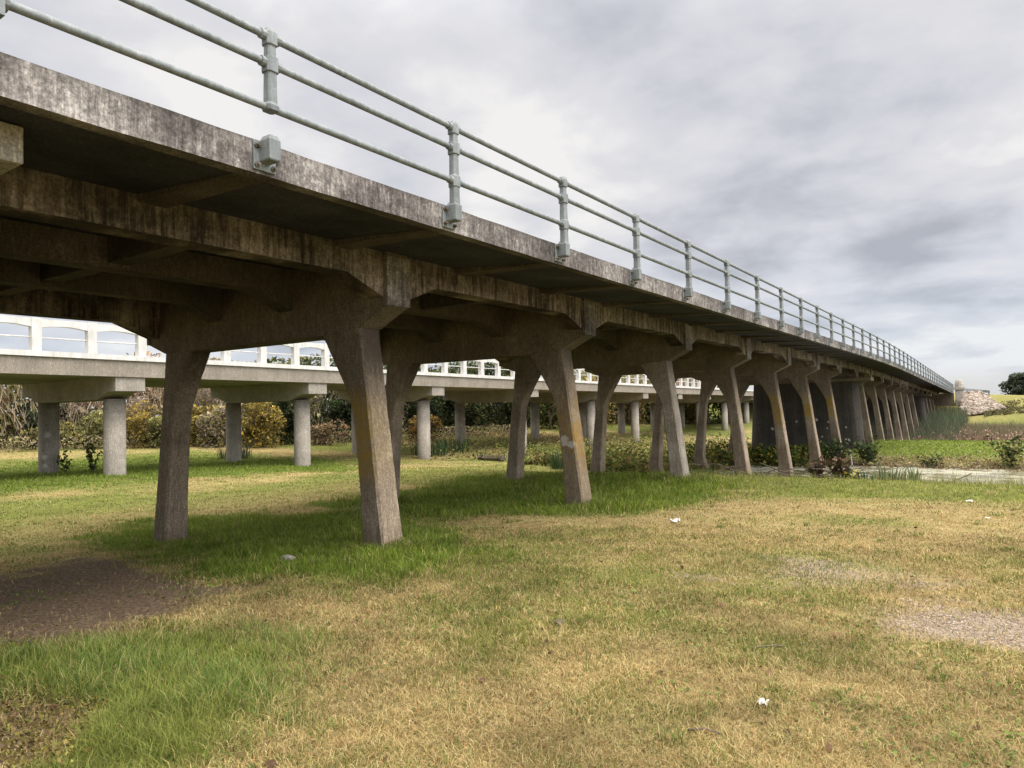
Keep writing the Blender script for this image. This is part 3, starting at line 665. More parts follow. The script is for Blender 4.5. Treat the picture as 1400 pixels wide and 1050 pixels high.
for part_, (n, r0, r1, p_) in enumerate([(700000, 2.4, 12, 1.75), (420000, 12, 75, 1.85)]):
    P, r = scatter(n, r0, r1, p_); k_ = keep(P); P, r = P[k_], r[k_]; mk = masks(P)
    pr = 1 - .7 * mk['weed'] - .97 * np.clip(mk['dirt'] * 1.25 - .1, 0, 1) - .9 * np.clip(mk['grav'] * 1.1 - .1, 0, 1)
    k_ = rng.uniform(0, 1, len(P)) < pr; P, r = P[k_], r[k_]; mk = {a: b[k_] for a, b in mk.items()}; n = len(P)
    tuft = fbm(P[:, 0] * 3.2, P[:, 1] * 3.2, 60, 3); patch = fbm(P[:, 0] * .9, P[:, 1] * .9, 61, 4)
    g = np.clip(mk['green'] * .95 + (tuft - .5) * .8 + (patch - .5) * .6, 0, 1); isg = rng.uniform(0, 1, n) < np.clip(g * .95 + .08, 0, 1)
    H = np.where(isg, rng.uniform(.03, .07, n), rng.uniform(.03, .085, n)) * (.5 + 1.0 * tuft)
    H += mk['lush'] * rng.uniform(.01, .10, n) * (.4 + tuft) + mk['tall'] * rng.uniform(.02, .14, n) * (.5 + tuft * .8) + mk['mid'] * rng.uniform(0, .05, n)
    H *= np.where(P[:, 1] > 44, 1.8, 1)
    Wd = (.0012 + .00062 * r * (1 if part_ == 0 else 1.7)) * rng.uniform(.7, 1.3, n)
    j = rng.uniform(.72, 1.28, (n, 1)); hue = rng.uniform(0, 1, n)
    dry = lerp((.35, .265, .105), (.65, .53, .265), hue); dry = dry * ((1 - .3 * np.clip((.5 - patch) * 3, 0, 1)) * np.interp(r, [5, 10], [1, .87]))[:, None]
    red = rng.uniform(0, 1, n) < .14; dry[red] = dry[red] * np.array([.75, .55, .45])
    grn = lerp((.105, .15, .025), (.28, .295, .075), np.clip(hue * .8 + (patch - .5) * 1.2 + .15 * mk['tall'] + .3 * mk['mid'], 0, 1)); lu = mk['lush'][:, None]
    grn = grn * (1 - lu * .4) + np.array([.13, .22, .016]) * lu * .4
    col = np.where(isg[:, None], grn, dry) * j * np.clip(.62 + .76 * fbm(P[:, 0] * 2.4, P[:, 1] * 2.4, 63, 4), .6, 1.3)[:, None]; lean = np.where(isg, rng.uniform(.15, .95, n), rng.uniform(.5, 1.12, n))
    il = (P[:, 1] > 43) & (P[:, 1] < 62) & (P[:, 0] < 14); ig = il & (rng.uniform(0, 1, n) < .75); col[ig] = lerp((.12, .20, .02), (.24, .32, .05), hue[ig]) * j[ig]
    blades('grass', P, H, Wd, col * .55, col * 1.08, lean, 'mown straw coloured and green grass covering the river bank near the camera' if part_ == 0 else 'straw and green grass spreading away under the bridges to the far banks', seg=part_ == 0)

# ------------------------------------------------------------------ leafy plants
def leaves(name, cen, size, cols, mat=None, up_bias=.25, aspect=.55, n_up=None):
    n = len(cen); nrm = rng.normal(0, 1, (n, 3)); nrm[:, 2] += up_bias * 3; nrm /= np.linalg.norm(nrm, axis=1)[:, None]
    a = np.cross(nrm, rng.normal(0, 1, (n, 3))); a /= np.linalg.norm(a, axis=1)[:, None]; b = np.cross(nrm, a)
    s1 = (size if np.ndim(size) else np.full(n, size))[:, None] * rng.uniform(.6, 1.4, (n, 1)); s2 = s1 * aspect
    V = np.stack([cen - a * s1, cen + b * s2 - nrm * s1 * .1, cen + a * s1, cen - b * s2 - nrm * s1 * .1], 1).reshape(-1, 3)
    k = np.arange(n)[:, None] * 4; return big(name, V, [], k + np.array([[0, 1, 2, 3]]), mat or M['leaf'], np.repeat(cols, 4, 0))
def colmix(n, cs, jit=.25):
    cs = np.asarray(cs); i = rng.integers(0, len(cs), n); return cs[i] * rng.uniform(1 - jit, 1 + jit, (n, 1))
def blob_points(n, c, rad, k=14, flat=.75, fill=.45):
    """points in an uneven crown: clumps spread over an ellipsoid, brighter towards the top"""
    cl = rng.normal(0, 1, (k, 3)); cl /= np.linalg.norm(cl, axis=1)[:, None]; cl *= rng.uniform(.25, .85, (k, 1)); sz = rng.uniform(.22, fill, k)
    i = rng.integers(0, k, n); d = rng.normal(0, 1, (n, 3)); d /= np.linalg.norm(d, axis=1)[:, None]; d *= rng.uniform(.45, 1, (n, 1)) ** .6
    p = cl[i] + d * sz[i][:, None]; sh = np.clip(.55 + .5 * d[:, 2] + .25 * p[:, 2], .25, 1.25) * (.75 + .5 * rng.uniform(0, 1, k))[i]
    return np.asarray(c) + p * np.array([rad[0], rad[1], rad[2]]) , sh
def limbs(m, base, h, spread, depth, r, tw=None, seed=1, droop=0.0):
    R = random.Random(seed); tips = []
    def go(p, d, ln, r, k):
        q = p + d * ln * .5 + Vector((R.uniform(-1, 1), R.uniform(-1, 1), 0)) * ln * .06; e = q + (d + Vector((R.uniform(-.2, .2), R.uniform(-.2, .2), R.uniform(-.05, .12)))).normalized() * ln * .5
        m.tube([p, q, e], [r, r * .85, r * .68], 5 if k > 1 else 3, cap=False); tips.append((e, k))
        if k == 0: return
        for i in range(R.choice((2, 3, 3))):
            a = R.uniform(0, 6.28); t_ = R.uniform(.35, 1.0); st = p.lerp(e, t_) if i else e
            nd = (d * R.uniform(.5, 1.0) + Vector((math.cos(a), math.sin(a), R.uniform(-.1, .5) - droop)) * spread * R.uniform(.5, 1.1)).normalized()
            go(st, nd, ln * R.uniform(.55, .82), r * .62, k - 1)
    go(Vector(base), Vector((R.uniform(-.12, .12), R.uniform(-.12, .12), 1)).normalized(), h, r, depth); return tips
def tree(name, v, u, h, wd, label, cat, leafc, nleaf=2600, ls=.11, trunk_h=None, kcl=16, depth=3, seed=1, group=None, flat=1.0):
    p = GW(v, u, -.1); t_ = thing(name, label, cat, p, group); m = MB()
    th = trunk_h or h * .34
    limbs(m, p, th, .75, depth, max(.05, h * .022), seed=seed); m.build('trunk', M['bark'], t_)
    C, sh = blob_points(nleaf, (p.x, p.y, p.z + h * .56), (wd / 2, wd / 2, h * .52), k=kcl, fill=.38)
    lo = rng.uniform(0, 1, nleaf) < (.30 if trunk_h is None else 0); C[lo, 2] = p.z + rng.uniform(0, .5, lo.sum()) * h; C[:, 2] = np.maximum(C[:, 2], p.z + rng.uniform(0, .35, len(C)))
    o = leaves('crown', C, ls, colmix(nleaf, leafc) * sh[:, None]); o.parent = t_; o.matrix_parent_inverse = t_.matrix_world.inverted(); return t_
def bare(name, v, u, h, label, cat, seed, cols=((.16, .12, .10), (.24, .19, .15)), depth=5, nleaf=500, leafc=((.20, .13, .05),), spread=.6, wd=None, ntw=1400):
    p = GW(v, u, -.1); t_ = thing(name, label, cat, p); m = MB(); tips = limbs(m, p, h * .26, spread, depth, h * .016, seed=seed); m.build('trunk', M['bark'], t_)
    # fine twigs as a haze of thin slivers starting from the branch ends
    E_ = [e for e, k in tips if k <= 2]; E_ = np.array([tuple(e) for e in E_]); i = rng.integers(0, len(E_), ntw); a = E_[i]
    d = rng.normal(0, .6, (ntw, 3)); d[:, 2] = np.abs(d[:, 2]) * .9 + .25; d /= np.linalg.norm(d, axis=1)[:, None]; ln = rng.uniform(.25, .95, (ntw, 1)) * h * .13
    a = a + rng.normal(0, .1, (ntw, 3)); sd2 = np.cross(d, rng.normal(0, 1, (ntw, 3))); sd2 /= np.linalg.norm(sd2, axis=1)[:, None]; wv = sd2 * rng.uniform(.008, .02, (ntw, 1))
    V = np.stack([a - wv, a + wv, a + d * ln + rng.normal(0, .05, (ntw, 3))], 1).reshape(-1, 3); tc_ = np.repeat(colmix(ntw, cols), 3, 0)
    if nleaf:
        b = a[rng.integers(0, ntw, nleaf)] + rng.normal(0, .22, (nleaf, 3)); lc = colmix(nleaf, leafc)
        nrm = rng.normal(0, 1, (nleaf, 3)); x = np.cross(nrm, rng.normal(0, 1, (nleaf, 3))); x /= np.linalg.norm(x, axis=1)[:, None]; y = np.cross(x, nrm); y /= np.linalg.norm(y, axis=1)[:, None]
        s_l = rng.uniform(.05, .11, (nleaf, 1)); V2 = np.stack([b - x * s_l, b + y * s_l, b + x * s_l], 1).reshape(-1, 3); V = np.concatenate([V, V2]); tc_ = np.concatenate([tc_, np.repeat(lc, 3, 0)])
    k = np.arange(len(V) // 3)[:, None] * 3; o = big('crown', V, k + np.array([[0, 1, 2]]), [], M['leaf'], tc_); o.parent = t_; o.matrix_parent_inverse = t_.matrix_world.inverted(); return t_
DK = [(.022, .036, .012), (.035, .055, .018), (.05, .07, .025)]; EV = [(.03, .045, .022), (.045, .065, .035), (.06, .08, .045)]
YL = [(.36, .26, .045), (.44, .33, .07), (.27, .22, .06), (.19, .17, .05), (.24, .17, .07)]; OL = [(.22, .22, .08), (.29, .275, .10), (.17, .165, .065)]; RU = [(.26, .14, .06), (.20, .12, .06), (.30, .19, .08)]
GY = [(.20, .21, .04), (.13, .16, .035), (.27, .25, .05)]; TN = [(.38, .30, .21), (.30, .24, .17), (.45, .36, .25)]
# far tree line beyond the newer bridge
bare('bare_tree', 60.5, 20.5, 6.2, 'reddish brown leafless tree at the far left edge behind the newer bridge', 'tree', 11, cols=((.20, .13, .10), (.27, .18, .14)), nleaf=700, leafc=RU)
tree('evergreen_shrub', 57.5, 23.2, 3.9, 4.6, 'round dark green bush left of the leftmost round column', 'bush', EV, 3600, .13, seed=12)
bare('bare_tree', 56.5, 25.2, 6.0, 'leafless tan tree between the two leftmost round columns', 'tree', 13, cols=((.25, .19, .15), (.32, .25, .20)), nleaf=900, leafc=TN)
tree('olive_shrub', 53.5, 25.8, 2.9, 5.0, 'low olive green thicket bush between the two leftmost columns', 'bush', OL, 2600, .11, seed=14)
bare('bare_tree', 54.0, 27.5, 5.8, 'brown twiggy tree right of the second round column', 'tree', 15, nleaf=1000, leafc=TN)
tree('yellow_shrub', 50.7, 26.6, 3.4, 3.2, 'thin yellow leaved shrub beside the old left leg', 'bush', YL, 1500, .10, seed=16)
tree('yellow_shrub', 48.5, 30.2, 3.2, 4.6, 'ochre leaved shrub just left of the third round column', 'bush', YL + OL[:1], 2600, .10, seed=41)
tree('olive_shrub', 55.5, 24.0, 2.3, 5.0, 'low yellow olive bush in front of the leafless tan tree at left', 'bush', OL + YL[2:3], 2400, .10, seed=42)
tree('olive_shrub', 49.0, 27.6, 2.5, 4.0, 'low grey green shrub under the white parapet, left of the nearest splayed leg', 'bush', OL, 2200, .11, seed=17)
bare('bare_tree', 50.0, 31.0, 6.0, 'dark leafless tree just right of the left splayed leg', 'tree', 18, nleaf=700, leafc=OL)
bare('bare_tree', 47.5, 31.5, 6.6, 'grey leafless tree whose twigs show through the white parapet', 'tree', 19, nleaf=300)
tree('yellow_shrub', 44.3, 31.8, 3.6, 4.4, 'bright yellow shrub between the third and fourth round columns', 'bush', YL, 3600, .11, seed=20)
tree('olive_shrub', 46.2, 29.6, 3.0, 3.2, 'olive brown bush beside the yellow shrub', 'bush', OL + TN, 1800, .11, seed=21)
tree('evergreen_tree', 45.5, 35.2, 5.2, 3.4, 'dark leafy tree directly right of the bright yellow shrub', 'tree', DK, 3000, .12, seed=22)
bare('bare_tree', 43.6, 36.6, 6.4, 'tangled dark branched tree left of the nearest splayed leg', 'tree', 23, cols=((.13, .11, .09), (.22, .19, .16)), nleaf=1500, leafc=DK + OL, ntw=2200)
tree('rust_shrub', 42.6, 36.9, 2.0, 4.0, 'low rust coloured brush in front of the tangled tree', 'bush', RU + TN, 1700, .09, seed=24)
tree('evergreen_tree', 44.0, 41.0, 6.4, 5.0, 'dark evergreen tree right of the nearest splayed leg', 'tree', DK, 4200, .13, seed=25)
tree('rust_shrub', 40.5, 45.5, 2.7, 4.0, 'orange brown shrub at the base of the dark evergreens', 'bush', RU + YL[:1], 2200, .10, seed=26)
tree('evergreen_tree', 42.8, 47.5, 6.9, 6.0, 'tall dark evergreen behind the fifth round column', 'tree', DK, 5000, .14, seed=27)
tree('evergreen_tree', 43.5, 54.5, 7.6, 6.4, 'broad dark evergreen seen through the white parapet panels', 'tree', DK + OL[:1], 5200, .15, seed=28)
tree('evergreen_tree', 43.5, 62.5, 7.8, 6.4, 'dark evergreen beyond the grassy rise between splayed legs', 'tree', DK + OL[2:], 5000, .15, seed=29)
tree('green_tree', 42.8, 70.5, 7.2, 5.6, 'yellow green tree seen in the gap beside the lichen covered leg', 'tree', GY + DK, 4200, .15, seed=30)
tree('autumn_tree', 43.5, 83, 7.4, 6.5, 'orange brown autumn tree far behind the round columns', 'tree', RU + YL, 4000, .16, seed=31)
tree('autumn_tree', 42.5, 91, 7.0, 6.0, 'rust and olive tree far behind, right of the orange one', 'tree', RU + OL, 3600, .16, seed=32)
tree('olive_tree', 40.5, 97, 6.8, 6.0, 'dull green tree at the far end of the tree line', 'tree', OL + DK, 3600, .16, seed=33)
tree('yellow_tree', 37.5, 101, 6.0, 5.0, 'golden yellow tree far away beneath both bridges', 'tree', YL, 3200, .15, seed=34)
tree('olive_tree', 33.0, 104, 6.6, 6.0, 'grey green tree seen far off past the pier wall', 'tree', OL + DK, 3400, .16, seed=35)
tree('oak_tree', -4.9, 196, 5.0, 9.5, 'rounded grey green tree on the skyline at the right edge', 'tree', [(.11, .14, .10), (.14, .17, .13), (.085, .11, .08)], 9000, .26, seed=36, kcl=22)
tree('oak_tree', -10.0, 204, 6.4, 10.0, 'taller grey green tree cut off by the right edge', 'tree', [(.11, .14, .10), (.14, .17, .13), (.085, .11, .08)], 9000, .26, seed=37, kcl=22)
# the brush behind them reads as one mass
n = 60000; u = rng.uniform(12, 112, n); v = np.interp(u, [12, 25, 40, 60, 80, 110], [66, 58, 49, 47.5, 47, 38]) + rng.uniform(-1.8, 3.5, n); z = ground_z(v, u)
hmax = 6.6 + 1.6 * (fbm(u * .35, v * .1, 70, 4) - .5) * 2; hmax = hmax + np.interp(u, [12, 28, 40, 110], [0, 0, .3, .8]); t_ = rng.uniform(0, 1, n) ** .85
pal = np.where((fbm(u * .22, u * .0 + 2, 71, 3) > .52)[:, None], colmix(n, TN + RU[:2]), colmix(n, OL + TN[1:2])); low = (t_ < .45) & (rng.uniform(0, 1, n) < .6); pal[low] = colmix(low.sum(), OL + YL[2:4] + GY[:1]); pal = np.where((u > 38)[:, None] & (u < 76)[:, None], colmix(n, DK + OL[2:]), pal)
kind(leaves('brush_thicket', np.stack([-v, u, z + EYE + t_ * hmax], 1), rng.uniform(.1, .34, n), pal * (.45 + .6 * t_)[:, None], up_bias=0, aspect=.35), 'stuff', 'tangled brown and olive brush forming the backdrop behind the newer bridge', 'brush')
n = 4500; u = rng.uniform(12, 50, n); v = np.interp(u, [12, 25, 45], [62, 54, 45.5]) + rng.uniform(-1.5, 3, n); z = ground_z(v, u); a = np.stack([-v, u, z + EYE + rng.uniform(0, 5.6, n)], 1)
d = rng.normal(0, .35, (n, 3)); d[:, 2] = 1; a2 = a + d * rng.uniform(.5, 1.6, (n, 1)); wv = rng.normal(0, 1, (n, 3)) * .014; wv[:, 2] = 0
k = np.arange(n)[:, None] * 3; kind(big('brush_stems', np.stack([a - wv, a + wv, a2], 1).reshape(-1, 3), k + np.array([[0, 1, 2]]), [], M['leaf'], np.repeat(colmix(n, TN + [(.3, .25, .2)]), 3, 0)), 'stuff', 'thin bare stems standing among the brush at left', 'brush')
n = 9000; u = rng.uniform(12, 60, n); v = np.interp(u, [12, 25, 40, 60], [60.5, 51.5, 43, 41]) + rng.normal(0, .5, n); z = ground_z(v, u); h = rng.uniform(.1, 1.0, n) ** 1.4
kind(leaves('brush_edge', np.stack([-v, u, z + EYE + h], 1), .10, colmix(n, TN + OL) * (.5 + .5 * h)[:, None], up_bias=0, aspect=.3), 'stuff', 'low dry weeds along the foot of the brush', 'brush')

# ------------------------------------------------------------------ river bank plants
def blade_clump(name, v, u, n, h, rad, label, cat, cs, wd=.03, group=None, lean=.5):
    p = GW(v, u, -.05); vs = []; fs = []; cl = []
    for i in range(n):
        a = rs.uniform(0, 6.28); rr = rad * math.sqrt(rs.random()); b = p + Vector((math.cos(a) * rr, math.sin(a) * rr, 0)); hh = h * rs.uniform(.55, 1.1)
        o_ = Vector((math.cos(a), math.sin(a), 0)) * lean * hh * rs.uniform(.1, 1); w_ = Vector((rs.uniform(-1, 1), rs.uniform(-1, 1), 0)).normalized() * wd * .5; k = len(vs); c = np.array(rs.choice(cs)) * rs.uniform(.7, 1.25)
        q = b + o_ * .3 + Vector((0, 0, hh * .6)); e = b + o_ + Vector((0, 0, hh * rs.uniform(.8, 1)))
        vs += [b - w_, b + w_, q + w_ * .9, q - w_ * .9, e]; fs += [(k, k + 1, k + 2, k + 3), (k + 3, k + 2, k + 4)]; cl += [c * .6, c * .6, c, c, c * 1.15]
    o = link(name, vs, fs, M['leaf'], cols=np.array(cl)); return tag(o, label, cat, group)
IR = [(.05, .09, .035), (.07, .115, .05), (.04, .075, .035)]
blade_clump('iris_clump', 38.6, 26.2, 130, 1.05, 1.0, 'blue green spiky clump at the foot of the far column beside the yellow shrub', 'plant', [(.06, .09, .06), (.08, .11, .07)], .035)
blade_clump('iris_clump', 32.2, 37.0, 170, 1.3, 1.3, 'tall green spiky clump right of the thin column, under the newer bridge', 'plant', IR, .04)
blade_clump('iris_clump', 33.0, 40.4, 150, 1.35, 1.2, 'large dark spiky clump beneath the fascia between two far columns', 'plant', IR, .04)
blade_clump('iris_clump', 18.0, 30.5, 90, 1.25, .55, 'spiky clump left of the leg with bright orange lichen', 'plant', [(.05, .085, .03), (.08, .12, .05)], .04)
for v, u, n, h, rad, lb in ((2.62, 23.3, 60, .75, .34, 'tight clump of upright green iris blades at the pond edge, left of the two'), (2.05, 23.3, 34, .8, .14, 'narrow clump of upright iris blades at the pond edge, right of the two'),
                         (3.3, 23.3, 40, .6, .3, 'short iris clump beside the dark dock plants')):
    blade_clump('iris_clump', v, u, n, h, rad, lb, 'plant', [(.075, .125, .055), (.10, .16, .07), (.05, .09, .04)], .05, lean=.25)
def leafy(name, v, u, n, h, rad, label, cat, cs, ls=.07, stems=5):
    p = GW(v, u, 0); t_ = thing(name, label, cat, p); m = MB()
    cen = []
    for i in range(stems):
        a = rs.uniform(0, 6.28); e = p + Vector((math.cos(a) * rad * rs.uniform(.2, 1), math.sin(a) * rad * rs.uniform(.2, 1), h * rs.uniform(.6, 1))); q = p.lerp(e, .5) + Vector((0, 0, h * .08)); m.tube([p + Vector((0, 0, -.05)), q, e], [.014, .011, .006], 4)
        for j in range(n // stems): s2 = rs.uniform(.15, 1.05); cen.append(p.lerp(q, s2 * 2) if s2 < .5 else q.lerp(e, s2 * 2 - 1))
    m.build('stem', M['bark'], t_); cen = np.array([tuple(c) for c in cen]); cen = cen + rng.normal(0, rad * .17, cen.shape)
    o = leaves('foliage', cen, ls, colmix(len(cen), cs, .35)); o.parent = t_; o.matrix_parent_inverse = t_.matrix_world.inverted(); return t_
leafy('climbing_weed', 35.2, 15.3, 90, 1.0, .5, 'leafy weed climbing beside the leftmost round column', 'plant', DK + [(.07, .10, .02)], .09)
leafy('climbing_weed', 34.0, 15.9, 160, 1.35, .35, 'upright leafy weed between the two leftmost columns', 'plant', [(.04, .07, .015), (.07, .11, .025)], .09)
leafy('climbing_weed', 32.5, 16.0, 220, 1.4, .7, 'larger bushy weed left of the second round column', 'plant', [(.04, .07, .015), (.07, .11, .025), (.09, .13, .03)], .09)
for i, (v, u, lb) in enumerate([(4.6, 23.3, 'dark brown dock plant nearest the dangling pole'), (4.1, 23.2, 'maroon leaved dock plant in the middle of the bank edge'), (3.75, 23.2, 'dark maroon dock beside the short iris clump')]):
    leafy('dock_plant', v, u, 50, .85, .32, lb, 'plant', [(.07, .04, .03), (.10, .06, .035), (.05, .05, .02)], .11)
leafy('dock_plant', 3.5, 22.7, 60, .4, .35, 'yellow flowering weed beside the maroon dock', 'plant', [(.32, .28, .03), (.12, .15, .03)], .06)
leafy('bank_shrub', -.35, 41.3, 420, 1.5, .95, 'dark shrub on the far pond bank at the right edge', 'bush', DK + OL, .1, 12)
leafy('bank_shrub', 5.6, 41.2, 420, 1.35, 1.0, 'dark green weedy shrub on the far bank near the last upright leg', 'bush', DK + [(.08, .11, .04)], .1, 12)
leafy('bank_shrub', 7.3, 41.1, 420, 1.3, 1.0, 'added dark shrub standing in for the shadow under the foot of the leg by the pier wall', 'bush', DK, .1, 12)  # dark foliage added for the shadowed hollow under this leg foot
leafy('bank_shrub', 2.9, 40.9, 200, .6, .7, 'small low shrub on the far pond bank', 'bush', DK + OL, .08, 8)
def strip(name, n, vr, ur, hr, cs, ls, label, cat, asp=.5, zz=None, hp=1.0, ub_=.25, cond=None):
    v = rng.uniform(*vr, n); u = rng.uniform(*ur, n)
    if cond is not None: k = cond(v, u); v, u = v[k], u[k]
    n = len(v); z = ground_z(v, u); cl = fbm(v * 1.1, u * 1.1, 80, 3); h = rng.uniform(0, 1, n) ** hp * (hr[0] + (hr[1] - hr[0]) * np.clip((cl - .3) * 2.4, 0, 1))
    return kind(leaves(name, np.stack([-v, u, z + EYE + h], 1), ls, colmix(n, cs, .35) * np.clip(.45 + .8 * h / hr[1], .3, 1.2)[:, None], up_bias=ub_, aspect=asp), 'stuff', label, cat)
strip('pond_edge_weeds', 7000, (-12, 9), (39.6, 43), (.15, .55), RU + OL + TN, .06, 'brown and green weeds along the far edge of the pond', 'weeds')
strip('leafy_bank_plants', 9000, (11.5, 21), (31, 41), (.2, .85), [(.13, .14, .03), (.09, .12, .025), (.24, .21, .06), (.06, .09, .02), (.16, .10, .05)], .10, 'broad leaved yellow green plants crowding the pond under the old bridge', 'plants', .7, cond=lambda v, u: (u > 44 - v) | (v > 15.5))
strip('leafy_bank_plants', 4500, (8, 16), (39.2, 43.5), (.2, .9), [(.10, .12, .02), (.06, .09, .02), (.28, .24, .04), (.05, .07, .02)], .10, 'yellow flecked leafy plants on the far pond bank beneath the old bridge', 'plants', .7)
strip('far_weeds', 7000, (16, 29), (33, 58), (.2, 1.1), GY + OL + DK, .10, 'tall green weeds between the two bridges', 'weeds', .3, ub_=0)
strip('slope_weeds', 6000, (33, 41), (38, 62), (.1, .8), TN + OL + RU, .09, 'dry brown weeds on the rise behind the newer bridge', 'weeds', .3, ub_=0)
def reeds(name, n, vr, ur, h, cs, wd, label, cat, ucut=None):
    v = rng.uniform(*vr, n); u = rng.uniform(*ur, n); P = np.stack([v, u], 1); cl = fbm(v * .5, u * .5, 90, 3)
    H = h * (.55 + .6 * cl) * rng.uniform(.6, 1.1, n); c = colmix(n, cs, .3); o = blades(name, P, H, np.full(n, wd), c * .6, c * 1.1, rng.uniform(.05, .45, n), label, seg=False); o['category'] = cat; return o
reeds('reed_bed', 14000, (3.2, 19), (79, 106), 2.3, [(.10, .125, .075), (.13, .155, .095), (.075, .10, .055)], .05, 'grey green reed bed on the far river bank below the far legs', 'reeds')
reeds('reed_bed', 6000, (3.6, 15), (104, 121), 1.9, [(.10, .12, .07), (.13, .14, .08), (.08, .09, .05)], .06, 'dull green reeds filling the foot of the far abutment', 'reeds')
reeds('reed_bed_pale', 6000, (-8, 5), (84, 95), 1.5, [(.17, .165, .09), (.22, .20, .12), (.15, .12, .08)], .05, 'dull brown reeds on the far bank right of the green bed', 'reeds')
strip('red_weeds', 9000, (-12, 12), (77, 87), (.4, 1.5), [(.22, .13, .10), (.27, .17, .13), (.17, .12, .09), (.33, .24, .18)], .11, 'reddish brown dead weeds along the far waterline', 'weeds', .35, ub_=0)
strip('levee_scrub', 3500, (-4, 1.6), (112, 124), (.15, .9), [(.12, .12, .05), (.16, .14, .07), (.09, .09, .04)], .14, 'olive scrub beside the stone embankment', 'weeds', .4, cond=lambda v, u: (fbm(v * .3, u * .3, 93, 3) > .5))
# tussocks and trailing creepers
strip('ground_creeper', 9000, (3.9, 6.6), (.9, 2.3), (.03, .14), [(.15, .11, .03), (.20, .15, .05), (.12, .13, .03), (.10, .07, .03), (.25, .23, .05)], .011, 'brown and olive creeping weed at the lower left corner', 'weeds', .75, cond=lambda v, u: sdist(np.stack([v, u], 1), Z_WEED) < .12 * (fbm(v * 4, u * 4, 66, 3) * 4 - 1))
def tussock(n, poly, h, cs, label, wd=.007, soft=.6, dryf=.12):
    P = np.array(poly); lo_, hi_ = P.min(0) - soft, P.max(0) + soft; Q = rng.uniform(lo_, hi_, (n * 4, 2)); w_ = zone(Q, poly, soft * 2, soft, 97, 1.6) * np.clip(fbm(Q[:, 0] * 1.4, Q[:, 1] * 1.4, 98, 4) * 3 - .8, .05, 1) * (1 - zone(Q, Z_WEED, .35, .25, 9, 2.5))
    k_ = rng.uniform(0, 1, len(Q)) < w_; Q, w_ = Q[k_][:n], w_[k_][:n]; m_ = len(Q); cl = fbm(Q[:, 0] * 2.4, Q[:, 1] * 2.4, 95, 3); c = colmix(m_, cs, .3)
    d_ = rng.uniform(0, 1, m_) < dryf; c[d_] = colmix(d_.sum(), [(.42, .36, .15), (.5, .42, .2)], .2)
    return blades('tall_grass', Q, h * (.25 + cl * 1.1) * rng.uniform(.45, 1.1, m_) * (.5 + .5 * w_), np.full(m_, wd) * rng.uniform(.6, 1.3, m_), c * .5, c * 1.1, rng.uniform(.15, .95, m_), label)
tussock(34000, Z_TALL, .24, [(.12, .20, .03), (.17, .25, .05), (.26, .29, .07), (.09, .18, .04)], 'tall lush green grass in the lower left foreground', .0042, .5, .16)
tussock(22000, Z_LUSH[0], .24, [(.11, .20, .015), (.15, .25, .02), (.20, .28, .03), (.28, .32, .05)], 'lush dark green grass around the nearest pair of legs', .007)
tussock(22000, Z_LUSH[1], .30, [(.11, .19, .015), (.15, .24, .02), (.20, .27, .03), (.28, .32, .05)], 'lush green grass around the second pair of legs', .012)
reeds('bank_grass', 9000, (-9, 9.5), (21.5, 26.2), .32, [(.15, .19, .05), (.21, .24, .07), (.27, .25, .10)], .016, 'rough grass along the near lip of the pond', 'grass')
reeds('bank_grass_straw', 1500, (-1, 3), (22.5, 25.0), .75, [(.36, .32, .16), (.28, .27, .12)], .012, 'pale seeding grass leaning over the pond at right', 'grass')

# longer grass left standing round the feet of the near legs, flat weeds and dead leaves in the turf
def disc(v, u, r): return [(v + r * math.cos(t_) * 1.2, u + r * math.sin(t_)) for t_ in np.linspace(0, 2 * math.pi, 11)[:-1]]
for v_, u_, h_ in ((7.4, 7.47, .26), (12.9, 7.47, .22), (7.4, 13.28, .32), (12.9, 13.28, .3), (7.4, 19.1, .4), (12.9, 19.1, .4)):
    tussock(2600, disc(v_, u_, .5), h_, [(.09, .15, .02), (.13, .18, .03), (.20, .21, .06)], 'ragged long grass at the foot of a bridge leg', .008, .35, .25)
# loose tufts that break up the mown surface
nt = 520; T, rt = scatter(nt, 2.6, 20, 1.4); ok = (masks(T)['grav'] < .4) & (masks(T)['dirt'] < .4) & (ground_z(T[:, 0], T[:, 1]) > -2.6); T = T[ok]; nt = len(T); per = 34
Q = np.repeat(T, per, 0) + rng.normal(0, .045, (nt * per, 2)) * np.repeat(rng.uniform(.6, 1.8, (nt, 1)), per, 0); hq = np.repeat(rng.uniform(.05, .14, nt), per) * rng.uniform(.4, 1.1, nt * per)
gq = np.repeat(rng.uniform(0, 1, nt) < .6, per) & (rng.uniform(0, 1, nt * per) < .85); cq = np.where(gq[:, None], colmix(nt * per, [(.13, .19, .03), (.19, .24, .05), (.10, .15, .025)]), colmix(nt * per, [(.62, .50, .25), (.5, .38, .16)]))
blades('grass_tufts', Q, hq, np.full(nt * per, .004) * np.repeat(1 + rt[ok] * .09, per), cq * .5, cq * 1.1, rng.uniform(.15, 1.0, nt * per), 'scattered tufts of longer grass standing above the mown turf')
def flat_weeds(n, cs, size, thr, seed, label, nm, zr=(.004, .03), rr=(2.6, 16)):
    P, r = scatter(n * 6, rr[0], rr[1], 1.5); k_ = (fbm(P[:, 0] * 1.1, P[:, 1] * 1.1, seed, 4) > thr) & (masks(P)['grav'] < .5); P = P[k_][:n]; m_ = len(P)
    return kind(leaves(nm, np.stack([-P[:, 0], P[:, 1], ground_z(P[:, 0], P[:, 1]) + EYE + rng.uniform(*zr, m_)], 1), size, colmix(m_, cs, .35), up_bias=.8, aspect=.7), 'stuff', label, 'weeds')
flat_weeds(9000, [(.10, .15, .03), (.15, .18, .05), (.08, .12, .03)], .016, .55, 141, 'small flat clover like weeds in patches through the turf', 'turf_weeds')
